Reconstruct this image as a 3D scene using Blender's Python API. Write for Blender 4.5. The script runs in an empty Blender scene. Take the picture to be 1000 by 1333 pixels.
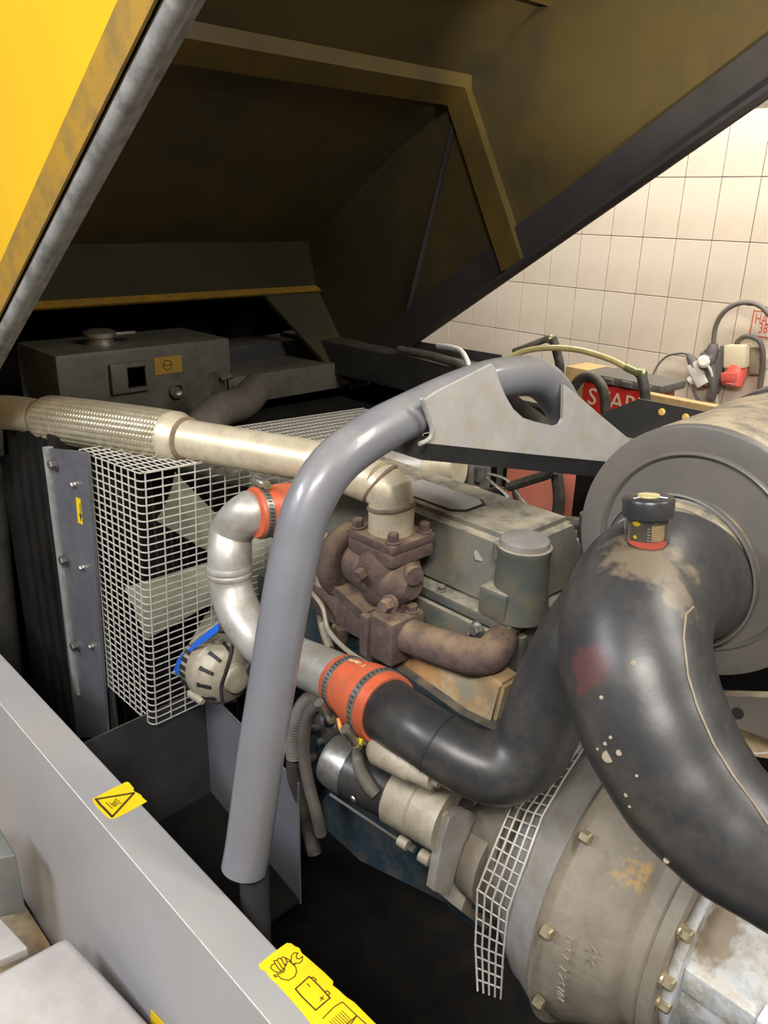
import bpy, bmesh, math, random
from mathutils import Vector, Matrix
random.seed(7)
PI = math.pi
V = Vector
S = bpy.context.scene
COL = S.collection

# ------------------------------------------------------------------ camera
F = 1039.0                      # focal length in pixels of the 1000 x 1333 frame
up_c = -V((-72, -2720, -1039)).normalized()
x_c = -V((-1070, 425.5, -1039)).normalized()
x_c = (x_c - up_c * x_c.dot(up_c)).normalized()
y_c = up_c.cross(x_c)
ROT = Matrix((x_c, y_c, up_c))  # world = ROT @ camera
CAM = V((0, 0, 1.65))
cd = bpy.data.cameras.new('camera')
cd.sensor_fit = 'VERTICAL'
cd.sensor_height = 34.6
cd.lens = 34.6 * F / 1333.0
cd.clip_start = 0.02
cam = bpy.data.objects.new('camera', cd)
COL.objects.link(cam)
cam.matrix_world = Matrix.Translation(CAM) @ ROT.to_4x4()
S.camera = cam

# ------------------------------------------------------------------ world, lights, exposure
w = bpy.data.worlds.new('world')
S.world = w
w.use_nodes = True
w.node_tree.nodes['Background'].inputs[0].default_value = (1.0, 0.95, 0.88, 1)
w.node_tree.nodes['Background'].inputs[1].default_value = 0.10
S.view_settings.view_transform = 'Standard'
S.view_settings.look = 'None'
S.view_settings.gamma = 1
S.view_settings.exposure = 0.0
S.view_settings.use_curve_mapping = False


def area(name, loc, target, sx, sy, watts, col):
    ld = bpy.data.lights.new(name, 'AREA')
    ld.shape = 'RECTANGLE'
    ld.size = sx
    ld.size_y = sy
    ld.energy = watts
    ld.color = col
    o = bpy.data.objects.new(name, ld)
    COL.objects.link(o)
    o.location = loc
    o.rotation_euler = (V(target) - V(loc)).to_track_quat('-Z', 'Y').to_euler()
    return o


area('ceiling_lamp', (0.6, -0.8, 2.95), (-0.9, 0.7, 1.0), 1.1, 0.35, 82, (1.0, 0.95, 0.88))
area('ceiling_lamp', (0.9, 1.3, 3.0), (-0.6, 0.9, 1.0), 0.35, 1.4, 50, (1.0, 0.94, 0.85))
area('ceiling_lamp', (-1.2, 2.75, 3.1), (-1.2, 3.1, 0.5), 2.8, 0.3, 88, (1.0, 0.94, 0.85))
area('ceiling_lamp', (-1.6, -1.7, 3.0), (-0.9, 0.3, 0.6), 1.4, 0.4, 70, (0.92, 0.94, 1.0))


ld = bpy.data.lights.new('hood_patch_spot', 'SPOT')  # added spot to brighten the hood's inner side, no such lamp known
ld.energy = 190
ld.spot_size = math.radians(30)
ld.spot_blend = 0.7
ld.shadow_soft_size = 0.05
ld.color = (1.0, 0.86, 0.66)
lo = bpy.data.objects.new('hood_patch_spot', ld)
COL.objects.link(lo)
lo.location = (0.45, 1.05, 1.95)
lo.rotation_euler = (V((-0.88, 1.79, 2.13)) - V(lo.location)).to_track_quat('-Z', 'Y').to_euler()

# ------------------------------------------------------------------ sightline helpers
def ray(px, py):
    return ROT @ V(((px - 500) / F, -(py - 666.5) / F, -1.0))


def D(px, py, d):
    return CAM + ray(px, py) * d


def A(px, py, **k):
    r = ray(px, py)
    (a, v), = k.items()
    i = 'XYZ'.index(a)
    return CAM + r * ((v - CAM[i]) / r[i])


# ------------------------------------------------------------------ materials
def mat(name, c1, c2=None, scale=8, rough=0.5, metal=0.0, dirt=None, damt=0.5, dscale=3.0,
        dust=None, dustamt=0.0, bump=0.0, bscale=40, rvar=0.1, spec=0.5, coat=0.0, k=2.6):
    scale *= k
    dscale *= k
    bscale *= 1.5
    m = bpy.data.materials.new(name)
    m.use_nodes = True
    N = m.node_tree.nodes
    L = m.node_tree.links
    b = N['Principled BSDF']
    tc = N.new('ShaderNodeTexCoord')

    def noise(sc, det=6, rg=0.6):
        n = N.new('ShaderNodeTexNoise')
        n.inputs['Scale'].default_value = sc
        n.inputs['Detail'].default_value = det
        n.inputs['Roughness'].default_value = rg
        L.new(tc.outputs['Object'], n.inputs['Vector'])
        return n.outputs['Fac']

    def ramp(fac, a, bb):
        r = N.new('ShaderNodeMapRange')
        r.inputs['From Min'].default_value = a
        r.inputs['From Max'].default_value = bb
        L.new(fac, r.inputs['Value'])
        return r.outputs['Result']

    def mix(fac, a, bb):
        x = N.new('ShaderNodeMix')
        x.data_type = 'RGBA'
        if hasattr(fac, 'is_linked') or hasattr(fac, 'links'):
            L.new(fac, x.inputs[0])
        else:
            x.inputs[0].default_value = fac
        for s, v in ((6, a), (7, bb)):
            if isinstance(v, tuple):
                x.inputs[s].default_value = (*v, 1)
            else:
                L.new(v, x.inputs[s])
        return x.outputs[2]

    def mul(f, v):
        q = N.new('ShaderNodeMath')
        q.operation = 'MULTIPLY'
        L.new(f, q.inputs[0])
        if isinstance(v, (int, float)):
            q.inputs[1].default_value = v
        else:
            L.new(v, q.inputs[1])
        return q.outputs[0]

    col = c1
    if c2:
        col = mix(ramp(noise(scale), 0.35, 0.65), c1, c2)
    if dirt:
        col = mix(mul(ramp(noise(dscale, 9, 0.7), 0.45, 0.62), damt), col, dirt)
    if dust:
        g = N.new('ShaderNodeNewGeometry')
        sx = N.new('ShaderNodeSeparateXYZ')
        L.new(g.outputs['Normal'], sx.inputs[0])
        f = mul(mul(ramp(sx.outputs['Z'], 0.1, 0.9), ramp(noise(24, 8, 0.7), 0.32, 0.56)), dustamt)
        col = mix(f, col, dust)
    if isinstance(col, tuple):
        b.inputs['Base Color'].default_value = (*col, 1)
    else:
        L.new(col, b.inputs['Base Color'])
    b.inputs['Metallic'].default_value = metal
    b.inputs['Specular IOR Level'].default_value = spec
    b.inputs['Coat Weight'].default_value = coat
    rr = N.new('ShaderNodeMapRange')
    rr.inputs['To Min'].default_value = max(0.03, rough - rvar)
    rr.inputs['To Max'].default_value = min(1, rough + rvar)
    L.new(noise(scale * 1.7), rr.inputs['Value'])
    L.new(rr.outputs['Result'], b.inputs['Roughness'])
    if bump:
        bp = N.new('ShaderNodeBump')
        bp.inputs['Strength'].default_value = bump
        bp.inputs['Distance'].default_value = 0.002
        L.new(noise(bscale, 5), bp.inputs['Height'])
        L.new(bp.outputs['Normal'], b.inputs['Normal'])
    return m


DUST = (0.30, 0.24, 0.165)
M = dict(
    tile=mat('glazed cream tile', (0.82, 0.72, 0.585), (0.78, 0.67, 0.53), 2.0, 0.22, rvar=0.06, dirt=(0.55, 0.45, 0.33), damt=0.2, dscale=1.5, k=1),
    grout=mat('grey grout', (0.24, 0.20, 0.155), (0.16, 0.13, 0.1), 10, 0.9, bump=0.3),
    floor=mat('garage floor tile', (0.28, 0.25, 0.21), (0.2, 0.18, 0.15), 3, 0.5, bump=0.2),
    grey=mat('grey body paint', (0.33, 0.335, 0.36), (0.38, 0.38, 0.40), 4, 0.38, dirt=(0.40, 0.36, 0.29), damt=0.3, dscale=3, k=1),
    flange=mat('grey flange paint', (0.30, 0.30, 0.305), (0.34, 0.335, 0.33), 6, 0.42, dirt=(0.36, 0.32, 0.25), damt=0.35, dscale=5, k=1),
    bar=mat('blue grey bar paint', (0.155, 0.16, 0.186), (0.178, 0.182, 0.205), 5, 0.36, dirt=(0.13, 0.125, 0.12), damt=0.3, dscale=9, dust=(0.30, 0.27, 0.22), dustamt=0.35, coat=0.2, k=1.2),
    plate=mat('grey gusset paint', (0.36, 0.36, 0.36), (0.42, 0.41, 0.39), 6, 0.4, dirt=(0.36, 0.30, 0.2), damt=0.5, dscale=11),
    plastic=mat('worn grey plastic', (0.47, 0.44, 0.43), (0.52, 0.49, 0.47), 7, 0.55, dirt=(0.38, 0.35, 0.31), damt=0.4, dscale=9, bump=0.1, bscale=90),
    plasticdark=mat('green grey painted steel', (0.16, 0.165, 0.155), (0.2, 0.2, 0.18), 7, 0.55),
    black=mat('black foam', (0.010, 0.010, 0.010), (0.018, 0.016, 0.014), 5, 0.95, spec=0.1, bump=0.3),
    blackpaint=mat('black painted steel', (0.035, 0.036, 0.038), (0.05, 0.05, 0.05), 6, 0.4, dust=DUST, dustamt=0.25),
    hoodin=mat('dirty shaded yellow inner paint', (0.095, 0.072, 0.026), (0.075, 0.058, 0.026), 2.2, 0.42, dirt=(0.04, 0.038, 0.028), damt=0.75, dscale=1.5, bump=0.15, bscale=25, k=1),  # dirt plus the shade under the hood, both in the colour
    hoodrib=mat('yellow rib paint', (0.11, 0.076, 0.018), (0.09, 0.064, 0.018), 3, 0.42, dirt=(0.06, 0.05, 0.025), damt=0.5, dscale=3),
    hoodout=mat('yellow outer paint', (0.85, 0.50, 0.015), (0.80, 0.46, 0.015), 2, 0.3, coat=0.3),
    hoodlip=mat('shade-browned yellow lip paint', (0.40, 0.22, 0.02), (0.34, 0.2, 0.03), 6, 0.45, dirt=(0.16, 0.12, 0.05), damt=0.6, dscale=8),  # yellow lip paint with its shade put into the colour
    darkolive=mat('olive paint darkened for shade', (0.040, 0.033, 0.015), (0.028, 0.024, 0.013), 3, 0.7, spec=0.15, k=1),  # inner hood paint with the end panel's shade put into the colour
    foamband=mat('charcoal foam band', (0.036, 0.033, 0.035), (0.026, 0.024, 0.026), 4, 0.85, dirt=(0.02, 0.02, 0.02), damt=0.5),
    seal=mat('grey rubber seal', (0.30, 0.295, 0.285), (0.22, 0.22, 0.215), 14, 0.55, dirt=(0.07, 0.07, 0.065), damt=0.6, dscale=10),
    exhaust=mat('aluminised exhaust steel', (0.70, 0.63, 0.46), (0.62, 0.55, 0.40), 7, 0.4, metal=0.35, dirt=(0.38, 0.30, 0.2), damt=0.4, dscale=12),
    braid=mat('braided steel wire', (0.60, 0.55, 0.41), (0.50, 0.44, 0.30), 20, 0.33, metal=0.6),
    pipe=mat('dull silver pipe', (0.52, 0.50, 0.46), (0.45, 0.43, 0.39), 8, 0.46, metal=0.45, dirt=(0.3, 0.27, 0.21), damt=0.5, dscale=8),
    weld=mat('rusty weld', (0.15, 0.11, 0.08), (0.22, 0.16, 0.11), 40, 0.75, bump=0.4, bscale=200),
    rust=mat('rusty cast iron', (0.088, 0.058, 0.052), (0.135, 0.088, 0.070), 22, 0.88, dirt=(0.05, 0.038, 0.040), damt=0.7, dscale=12, dust=(0.30, 0.21, 0.125), dustamt=0.75, bump=0.8, bscale=110),
    engine=mat('grey green engine paint', (0.075, 0.088, 0.083), (0.10, 0.107, 0.092), 6, 0.5, dirt=(0.15, 0.125, 0.08), damt=0.7, dscale=8, dust=(0.37, 0.33, 0.25), dustamt=0.95, bump=0.2, bscale=60),
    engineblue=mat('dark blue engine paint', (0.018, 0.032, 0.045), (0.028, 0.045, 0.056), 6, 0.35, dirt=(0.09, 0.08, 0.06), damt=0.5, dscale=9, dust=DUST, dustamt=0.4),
    cream=mat('scorched dusty casting', (0.50, 0.40, 0.25), (0.40, 0.245, 0.11), 6, 0.75, dirt=(0.24, 0.24, 0.18), damt=0.6, dscale=12, bump=0.4, bscale=60),
    alu=mat('dusty cast aluminium', (0.40, 0.36, 0.28), (0.47, 0.43, 0.34), 12, 0.55, metal=0.25, dirt=(0.26, 0.21, 0.14), damt=0.5, dscale=14, bump=0.25, bscale=90),
    bell=mat('taupe dusty casting', (0.215, 0.185, 0.145), (0.26, 0.23, 0.18), 7, 0.6, dirt=(0.16, 0.14, 0.11), damt=0.6, dscale=6, bump=0.3, bscale=80),
    bellgrey=mat('grey dusty casting', (0.27, 0.265, 0.265), (0.24, 0.225, 0.20), 7, 0.5, dirt=(0.2, 0.17, 0.13), damt=0.5, dscale=7, bump=0.2, bscale=80),
    lightcast=mat('light blue grey casting', (0.50, 0.54, 0.57), (0.56, 0.58, 0.58), 8, 0.5, dirt=(0.30, 0.26, 0.18), damt=0.75, dscale=11, dust=(0.36, 0.28, 0.19), dustamt=0.5, bump=0.35, bscale=70),
    whitepaint=mat('white brushed paint', (0.82, 0.83, 0.84), (0.74, 0.75, 0.76), 18, 0.45, dirt=(0.45, 0.38, 0.28), damt=0.5, dscale=25, bump=0.4, bscale=90),
    goldrub=mat('rubbed gold paint', (0.55, 0.36, 0.14), (0.42, 0.30, 0.14), 30, 0.5, metal=0.3),
    rubber=mat('black moulded rubber', (0.022, 0.022, 0.024), (0.030, 0.030, 0.032), 5, 0.36, dirt=(0.06, 0.056, 0.048), damt=0.45, dscale=7, bump=0.08, bscale=60, rvar=0.1),
    hosedust=mat('black hose with caked dust', (0.026, 0.026, 0.028), (0.036, 0.036, 0.037), 5, 0.38, dirt=(0.075, 0.070, 0.06), damt=0.5, dscale=6, bump=0.08, bscale=60),
    cable=mat('dusty black cable', (0.03, 0.028, 0.026), (0.07, 0.06, 0.05), 20, 0.6, dust=DUST, dustamt=0.35),
    corr=mat('dusty corrugated conduit', (0.10, 0.09, 0.078), (0.14, 0.125, 0.105), 15, 0.6),
    orange=mat('orange silicone', (0.62, 0.115, 0.045), (0.56, 0.11, 0.045), 9, 0.42, dirt=(0.22, 0.10, 0.06), damt=0.4, dscale=12),
    steel=mat('zinc plated steel', (0.50, 0.49, 0.45), (0.38, 0.37, 0.33), 30, 0.36, metal=0.85),
    bolt=mat('brassy zinc bolt', (0.55, 0.47, 0.30), (0.42, 0.36, 0.24), 30, 0.4, metal=0.8),
    darkbolt=mat('dark grey bolt', (0.10, 0.10, 0.095), (0.16, 0.15, 0.14), 30, 0.45, metal=0.4),
    slot=mat('dark slot', (0.02, 0.02, 0.02)),
    filt=mat('grey filter housing', (0.112, 0.104, 0.095), (0.13, 0.12, 0.108), 4, 0.42, dirt=(0.17, 0.15, 0.115), damt=0.35, dscale=5, dust=(0.40, 0.33, 0.22), dustamt=1.0, bump=0.1, bscale=50),
    filtface=mat('grey filter cover', (0.112, 0.105, 0.098), (0.13, 0.121, 0.111), 4, 0.42, dirt=(0.17, 0.15, 0.115), damt=0.35, dscale=5, bump=0.1),
    beige=mat('beige band', (0.35, 0.30, 0.22), (0.42, 0.37, 0.29), 20, 0.6),
    dustcake=mat('caked brown dust', (0.30, 0.24, 0.165), (0.36, 0.30, 0.21), 30, 0.9, bump=0.8, bscale=150),
    tank=mat('grey green tank', (0.14, 0.135, 0.11), (0.115, 0.11, 0.092), 4, 0.5, dirt=(0.07, 0.066, 0.052), damt=0.6, dscale=6),
    rad=mat('slate blue radiator paint', (0.11, 0.112, 0.13), (0.135, 0.137, 0.152), 6, 0.42, dirt=(0.09, 0.085, 0.09), damt=0.5, dscale=9),
    radedge=mat('light grey edge', (0.36, 0.35, 0.33), (0.25, 0.25, 0.24), 12, 0.5),
    wire=mat('galvanised wire', (0.68, 0.66, 0.60), (0.58, 0.56, 0.50), 30, 0.4, metal=0.3),
    fan=mat('pale green fan plastic', (0.60, 0.62, 0.47), (0.52, 0.54, 0.41), 7, 0.55, dirt=(0.3, 0.29, 0.2), damt=0.4, dscale=9),
    blue=mat('blue masking tape', (0.015, 0.14, 0.72), (0.02, 0.17, 0.8), 15, 0.5),
    yellow=mat('yellow sticker film', (0.86, 0.60, 0.01), (0.9, 0.66, 0.015), 15, 0.42, dirt=(0.75, 0.48, 0.02), damt=0.4, dscale=25),
    ink=mat('dark brown print', (0.07, 0.045, 0.01)),
    ochre=mat('faded ochre sticker', (0.42, 0.25, 0.03), (0.36, 0.22, 0.035), 15, 0.5),
    cyell=mat('yellow crimp sleeve', (0.85, 0.62, 0.02), rough=0.35),
    owire=mat('orange wire', (0.75, 0.28, 0.05), rough=0.45),
    white=mat('white plastic', (0.78, 0.76, 0.68), rough=0.4),
    creamplas=mat('cream plastic', (0.74, 0.66, 0.46), rough=0.4),
    redplas=mat('faded red plastic', (0.72, 0.13, 0.10), (0.66, 0.12, 0.09), 9, 0.4),
    red=mat('red paint', (0.62, 0.03, 0.02), (0.55, 0.03, 0.02), 6, 0.4),
    salmon=mat('salmon red painted steel', (0.75, 0.23, 0.16), (0.68, 0.2, 0.14), 5, 0.5, dirt=(0.4, 0.2, 0.14), damt=0.4),
    redink=mat('red print', (0.72, 0.10, 0.06)),
    gplug=mat('grey rubber socket', (0.13, 0.12, 0.115), (0.16, 0.15, 0.14), 9, 0.6),
    gcable=mat('grey cable', (0.20, 0.18, 0.16), rough=0.5),
    hoseclear=mat('amber clear hose', (0.50, 0.43, 0.20), (0.40, 0.34, 0.15), 20, 0.25, coat=0.6),
    brass=mat('old brass', (0.34, 0.34, 0.17), (0.26, 0.27, 0.14), 20, 0.4, metal=0.6),
    wood=mat('pale wood', (0.55, 0.38, 0.17), (0.45, 0.30, 0.13), 12, 0.7, bump=0.2),
    yplug=mat('yellow rubber plug', (0.85, 0.55, 0.15), rough=0.5),
    grn=mat('green cap ring', (0.03, 0.05, 0.04), rough=0.3),
    paper=mat('white paper', (0.8, 0.78, 0.72), rough=0.7),
    mark=mat('red paint mark', (0.32, 0.05, 0.04), (0.2, 0.03, 0.03), 30, 0.5),
    seam=mat('beige mould seam', (0.27, 0.225, 0.16), (0.2, 0.165, 0.11), 30, 0.6),
    darkred=mat('dark red paint', (0.12, 0.015, 0.015), rough=0.5),
)


def stain(m, c, rad, col, amt, k=0.5, ns=30):
    m = M[m]
    N = m.node_tree.nodes
    L = m.node_tree.links
    b = N['Principled BSDF']
    src = b.inputs['Base Color'].links[0].from_socket
    tc = N.new('ShaderNodeTexCoord')
    vs = N.new('ShaderNodeVectorMath')
    vs.operation = 'SUBTRACT'
    vs.inputs[1].default_value = c
    L.new(tc.outputs['Object'], vs.inputs[0])
    dv = N.new('ShaderNodeVectorMath')
    dv.operation = 'DIVIDE'
    dv.inputs[1].default_value = rad
    L.new(vs.outputs[0], dv.inputs[0])
    ln = N.new('ShaderNodeVectorMath')
    ln.operation = 'LENGTH'
    L.new(dv.outputs[0], ln.inputs[0])
    n = N.new('ShaderNodeTexNoise')
    n.inputs['Scale'].default_value = ns
    n.inputs['Detail'].default_value = 8
    L.new(tc.outputs['Object'], n.inputs['Vector'])
    ma = N.new('ShaderNodeMath')
    ma.operation = 'MULTIPLY_ADD'
    ma.inputs[1].default_value = k * 4
    L.new(n.outputs['Fac'], ma.inputs[0])
    L.new(ln.outputs['Value'], ma.inputs[2])
    mr = N.new('ShaderNodeMapRange')
    mr.inputs['From Min'].default_value = 1.0 + k * 2
    mr.inputs['From Max'].default_value = 0.75 + k * 2 * .8
    mr.inputs['To Max'].default_value = amt
    L.new(ma.outputs[0], mr.inputs['Value'])
    x = N.new('ShaderNodeMix')
    x.data_type = 'RGBA'
    L.new(mr.outputs['Result'], x.inputs[0])
    L.new(src, x.inputs[6])
    x.inputs[7].default_value = (*col, 1)
    L.new(x.outputs[2], b.inputs['Base Color'])


# clear cap of the restriction indicator
mg = bpy.data.materials.new('clear plastic')
mg.use_nodes = True
bs = mg.node_tree.nodes['Principled BSDF']
bs.inputs['Base Color'].default_value = (0.95, 0.94, 0.9, 1)
bs.inputs['Roughness'].default_value = 0.05
bs.inputs['Transmission Weight'].default_value = 1.0
bs.inputs['IOR'].default_value = 1.15
M['clear'] = mg


# ------------------------------------------------------------------ mesh builders
def lnk(o):
    COL.objects.link(o)
    return o


def origin_of(p):
    return V(p['o']) if p is not None and 'o' in p else V((0, 0, 0))


def fin(name, bm, m, parent=None, smooth=True, recalc=True):
    """link a bmesh in world coordinates as one object under parent"""
    if recalc:
        bmesh.ops.recalc_face_normals(bm, faces=bm.faces)
    me = bpy.data.meshes.new(name)
    if parent is not None:
        off = origin_of(parent)
    else:
        xs = [v.co for v in bm.verts]
        off = V((sum(c.x for c in xs) / len(xs), sum(c.y for c in xs) / len(xs), min(c.z for c in xs)))
    bmesh.ops.translate(bm, verts=bm.verts, vec=-off)
    bm.to_mesh(me)
    bm.free()
    if smooth:
        me.polygons.foreach_set('use_smooth', [True] * len(me.polygons))
        try:
            me.set_sharp_from_angle(angle=math.radians(38))
        except Exception:
            pass
    me.materials.append(M[m] if isinstance(m, str) else m)
    o = lnk(bpy.data.objects.new(name, me))
    if parent is not None:
        o.parent = parent
    else:
        o.location = off
    o['o'] = tuple(off)
    return o


def thing(name, label, cat, loc=(0, 0, 0), group=None):
    o = lnk(bpy.data.objects.new(name, None))
    o.empty_display_size = 0.05
    o.location = loc
    o['o'] = tuple(loc)
    o['label'] = label
    o['category'] = cat
    if group:
        o['group'] = group
    return o


def tag(o, label, cat, group=None):
    o['label'] = label
    o['category'] = cat
    if group:
        o['group'] = group
    return o


def struct(o):
    o['kind'] = 'structure'
    return o


def B():
    return bmesh.new()


def box(bm, x0, x1, y0, y1, z0, z1, bev=0.0, mat4=None, seg=2):
    vs = bmesh.ops.create_cube(bm, size=1)['verts']
    for v in vs:
        v.co = V(((x0 + x1) / 2 + v.co.x * (x1 - x0), (y0 + y1) / 2 + v.co.y * (y1 - y0), (z0 + z1) / 2 + v.co.z * (z1 - z0)))
    if bev:
        es = list({e for v in vs for e in v.link_edges})
        r = bmesh.ops.bevel(bm, geom=es, offset=bev, segments=seg, affect='EDGES', profile=0.6)
        vs = list({v for f in r['faces'] for v in f.verts} | {v for v in vs if v.is_valid})
    if mat4 is not None:
        for v in vs:
            v.co = mat4 @ v.co
    return bm


def frame(axis, upv=V((0, 0, 1))):
    a = V(axis).normalized()
    if abs(a.dot(upv)) > 0.95:
        upv = V((0, 1, 0))
    u = upv.cross(a).normalized()
    v = a.cross(u)
    return a, u, v


def lathe(bm, c, axis, prof, seg=40, caps=True, u0=None):
    """prof = [(t, r)] along the axis from c"""
    a, u, v = frame(axis)
    c = V(c)
    rings = []
    for t, r in prof:
        rings.append([bm.verts.new(c + a * t + (u * math.cos(2 * PI * i / seg) + v * math.sin(2 * PI * i / seg)) * r) for i in range(seg)])
    for p, q in zip(rings, rings[1:]):
        for i in range(seg):
            bm.faces.new((p[i], p[(i + 1) % seg], q[(i + 1) % seg], q[i]))
    if caps:
        bm.faces.new(rings[0])
        bm.faces.new(rings[-1][::-1])
    return bm


def smoothpath(pts, n=8):
    """Catmull-Rom; pts = [(Vector, radius)]"""
    P = [V(p) for p, r in pts]
    R = [r for p, r in pts]
    P = [P[0] * 2 - P[1]] + P + [P[-1] * 2 - P[-2]]
    R = [R[0]] + R + [R[-1]]
    out = []
    for i in range(1, len(P) - 2):
        for k in range(n):
            t = k / n
            a = [2 * P[i], P[i + 1] - P[i - 1], 2 * P[i - 1] - 5 * P[i] + 4 * P[i + 1] - P[i + 2], -P[i - 1] + 3 * P[i] - 3 * P[i + 1] + P[i + 2]]
            out.append((0.5 * (a[0] + a[1] * t + a[2] * t * t + a[3] * t ** 3), R[i] + (R[i + 1] - R[i]) * (3 * t * t - 2 * t ** 3)))
    out.append((P[-2], R[-2]))
    return out


def tube(bm, pts, r=None, seg=12, n=8, caps=True, smooth=True, flat=1.0, fup=None):
    if r is not None:
        pts = [(p, r) for p in pts]
    path = smoothpath(pts, n) if smooth and len(pts) > 2 else [(V(p), q) for p, q in pts]
    rings = []
    prev = None
    for i, (p, rad) in enumerate(path):
        t = (path[min(i + 1, len(path) - 1)][0] - path[max(i - 1, 0)][0]).normalized()
        if prev is None:
            a, u, v = frame(t, fup if fup is not None else V((0, 0, 1)))
        else:
            u = (prev - t * prev.dot(t)).normalized()
            v = t.cross(u)
        prev = u
        rings.append([bm.verts.new(p + (u * math.cos(2 * PI * k / seg) + v * math.sin(2 * PI * k / seg) * flat) * rad) for k in range(seg)])
    for p, q in zip(rings, rings[1:]):
        for i in range(seg):
            bm.faces.new((p[i], p[(i + 1) % seg], q[(i + 1) % seg], q[i]))
    if caps:
        bm.faces.new(rings[0][::-1])
        bm.faces.new(rings[-1])
    return bm


def prism(bm, pts, vec):
    """polygon pts extruded by vec"""
    vec = V(vec)
    a = [bm.verts.new(V(p)) for p in pts]
    b = [bm.verts.new(V(p) + vec) for p in pts]
    n = len(pts)
    bm.faces.new(a[::-1])
    bm.faces.new(b)
    for i in range(n):
        bm.faces.new((a[i], a[(i + 1) % n], b[(i + 1) % n], b[i]))
    return bm


def slab(bm, quad, th, n=None):
    """sheet of thickness th from a 3-D polygon"""
    q = [V(p) for p in quad]
    nn = (q[1] - q[0]).cross(q[2] - q[0]).normalized() if n is None else V(n)
    return prism(bm, q, nn * th)


def bolt(bm, c, axis, r=0.008, h=0.006, washer=True):
    if washer:
        lathe(bm, c, axis, [(0, r * 1.35), (h * 0.25, r * 1.35)], 18)
    lathe(bm, V(c) + V(axis).normalized() * h * 0.25, axis, [(0, r), (h * 0.8, r), (h, r * 0.85)], 6)
    return bm


def put_bolt(parent, c, axis, r=0.008, h=0.006, m='darkbolt', washer=True, name='bolt'):
    return fin(name, bolt(B(), c, axis, r, h, washer), m, parent, smooth=False)


def textmesh(s, size, ext=0.0, space=1.0):
    cu = bpy.data.curves.new('t', 'FONT')
    cu.body = s
    cu.size = size
    cu.extrude = ext
    cu.space_character = space
    cu.resolution_u = 3
    o = bpy.data.objects.new('t', cu)
    COL.objects.link(o)
    dg = bpy.context.evaluated_depsgraph_get()
    me = bpy.data.meshes.new_from_object(o.evaluated_get(dg))
    bm = B()
    bm.from_mesh(me)
    bpy.data.objects.remove(o)
    bpy.data.meshes.remove(me)
    return bm


def place_text(bm, o, u, v):
    """map text plane: local x along u, y along v, z along the normal"""
    u = V(u); v = V(v)
    n = u.cross(v).normalized()
    for q in bm.verts:
        q.co = V(o) + u * q.co.x + v * q.co.y + n * q.co.z
    return bm


def smoothsub(o, lv=2):
    md = o.modifiers.new('Subdivision', 'SUBSURF')
    md.levels = lv
    md.render_levels = lv
    return o


# ================================================================== ROOM
YW = 3.6
g0 = A(915, 392, Y=YW)
g6 = A(681, 367.5, Y=YW)
tw = (g0.x - g6.x) / 6
zr = [A(893.5, 230.5, Y=YW).z, A(880, 311, Y=YW).z, A(869.5, 387.5, Y=YW).z, A(860, 459.5, Y=YW).z]
th = (zr[0] - zr[3]) / 3
gx = A(827, 383, Y=YW).x + 2 * tw
gz = (zr[2] + zr[1] + zr[0] + zr[3] - th * 0) / 4 + th * 0.5 - th  # height of grid row 2
bm = B()
box(bm, -9, 3.0, YW + 0.006, YW + 0.15, -0.0, 3.4)
wall = struct(fin('wall_back', bm, 'grout', smooth=False))
tile_me = None
for i in range(-15, 4):
    for j in range(-3, 9):
        cx = gx + (i + 0.5) * tw
        cz = gz - (j + 0.5) * th + 1 * 0
        if cz > 3.3 or cz < 0.1:
            continue
        if tile_me is None:
            bm = B()
            box(bm, -tw / 2 + 0.0016, tw / 2 - 0.0016, -0.004, 0.004, -th / 2 + 0.0016, th / 2 - 0.0016, 0.0012, seg=1)
            tile_me = bpy.data.meshes.new('tile')
            bm.to_mesh(tile_me)
            bm.free()
            tile_me.materials.append(M['tile'])
        o = lnk(bpy.data.objects.new('tile', tile_me))
        o.parent = wall
        o.location = V((cx, YW + 0.003 + random.uniform(-.0006, .0006), cz)) - V(wall['o'])
        o.rotation_euler = (random.uniform(-.004, .004), 0, random.uniform(-.004, .004))
bm = B()
box(bm, -9, 3, -2, YW + 0.1, -0.1, 0.0)
struct(fin('floor', bm, 'floor', smooth=False))

# ------------------------------------------------------------------ wall fittings
Yf = YW - 0.004


def wp(px, py, off=0.0):
    return A(px, py, Y=Yf - off)


# sticker
tl = wp(981, 405)
bl = wp(976, 437)
sgn = thing('warning_sticker', 'white wall sticker with red frame and red lettering about 380 volts', 'sticker', tl)
W_, H_ = 0.26, abs(tl.z - bl.z) + 0.004
x0, z0 = (tl.x + bl.x) / 2, bl.z
bm = B()
box(bm, x0, x0 + W_, Yf - 0.0012, Yf - 0.0002, z0, z0 + H_)
fin('film', bm, 'tile', sgn, smooth=False)
bm = B()
t_ = 0.004
for a in ((x0, x0 + W_, z0, z0 + t_), (x0, x0 + W_, z0 + H_ - t_, z0 + H_), (x0, x0 + t_, z0, z0 + H_), (x0 + W_ - t_, x0 + W_, z0, z0 + H_)):
    box(bm, a[0], a[1], Yf - 0.0018, Yf - 0.0011, a[2], a[3])
fin('border', bm, 'redink', sgn, smooth=False)
for s, px, py, sz in (('НАПРЯЖЕНИЕ', 982, 421, 0.062), ('380 В', 987, 433, 0.062)):
    bm = textmesh(s, sz, 0.0004)
    place_text(bm, wp(px, py) - V((0, 0.0015, 0)), (0.62, 0, 0), (0, 0, 1))
    fin('lettering', bm, 'redink', sgn, smooth=False)

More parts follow.
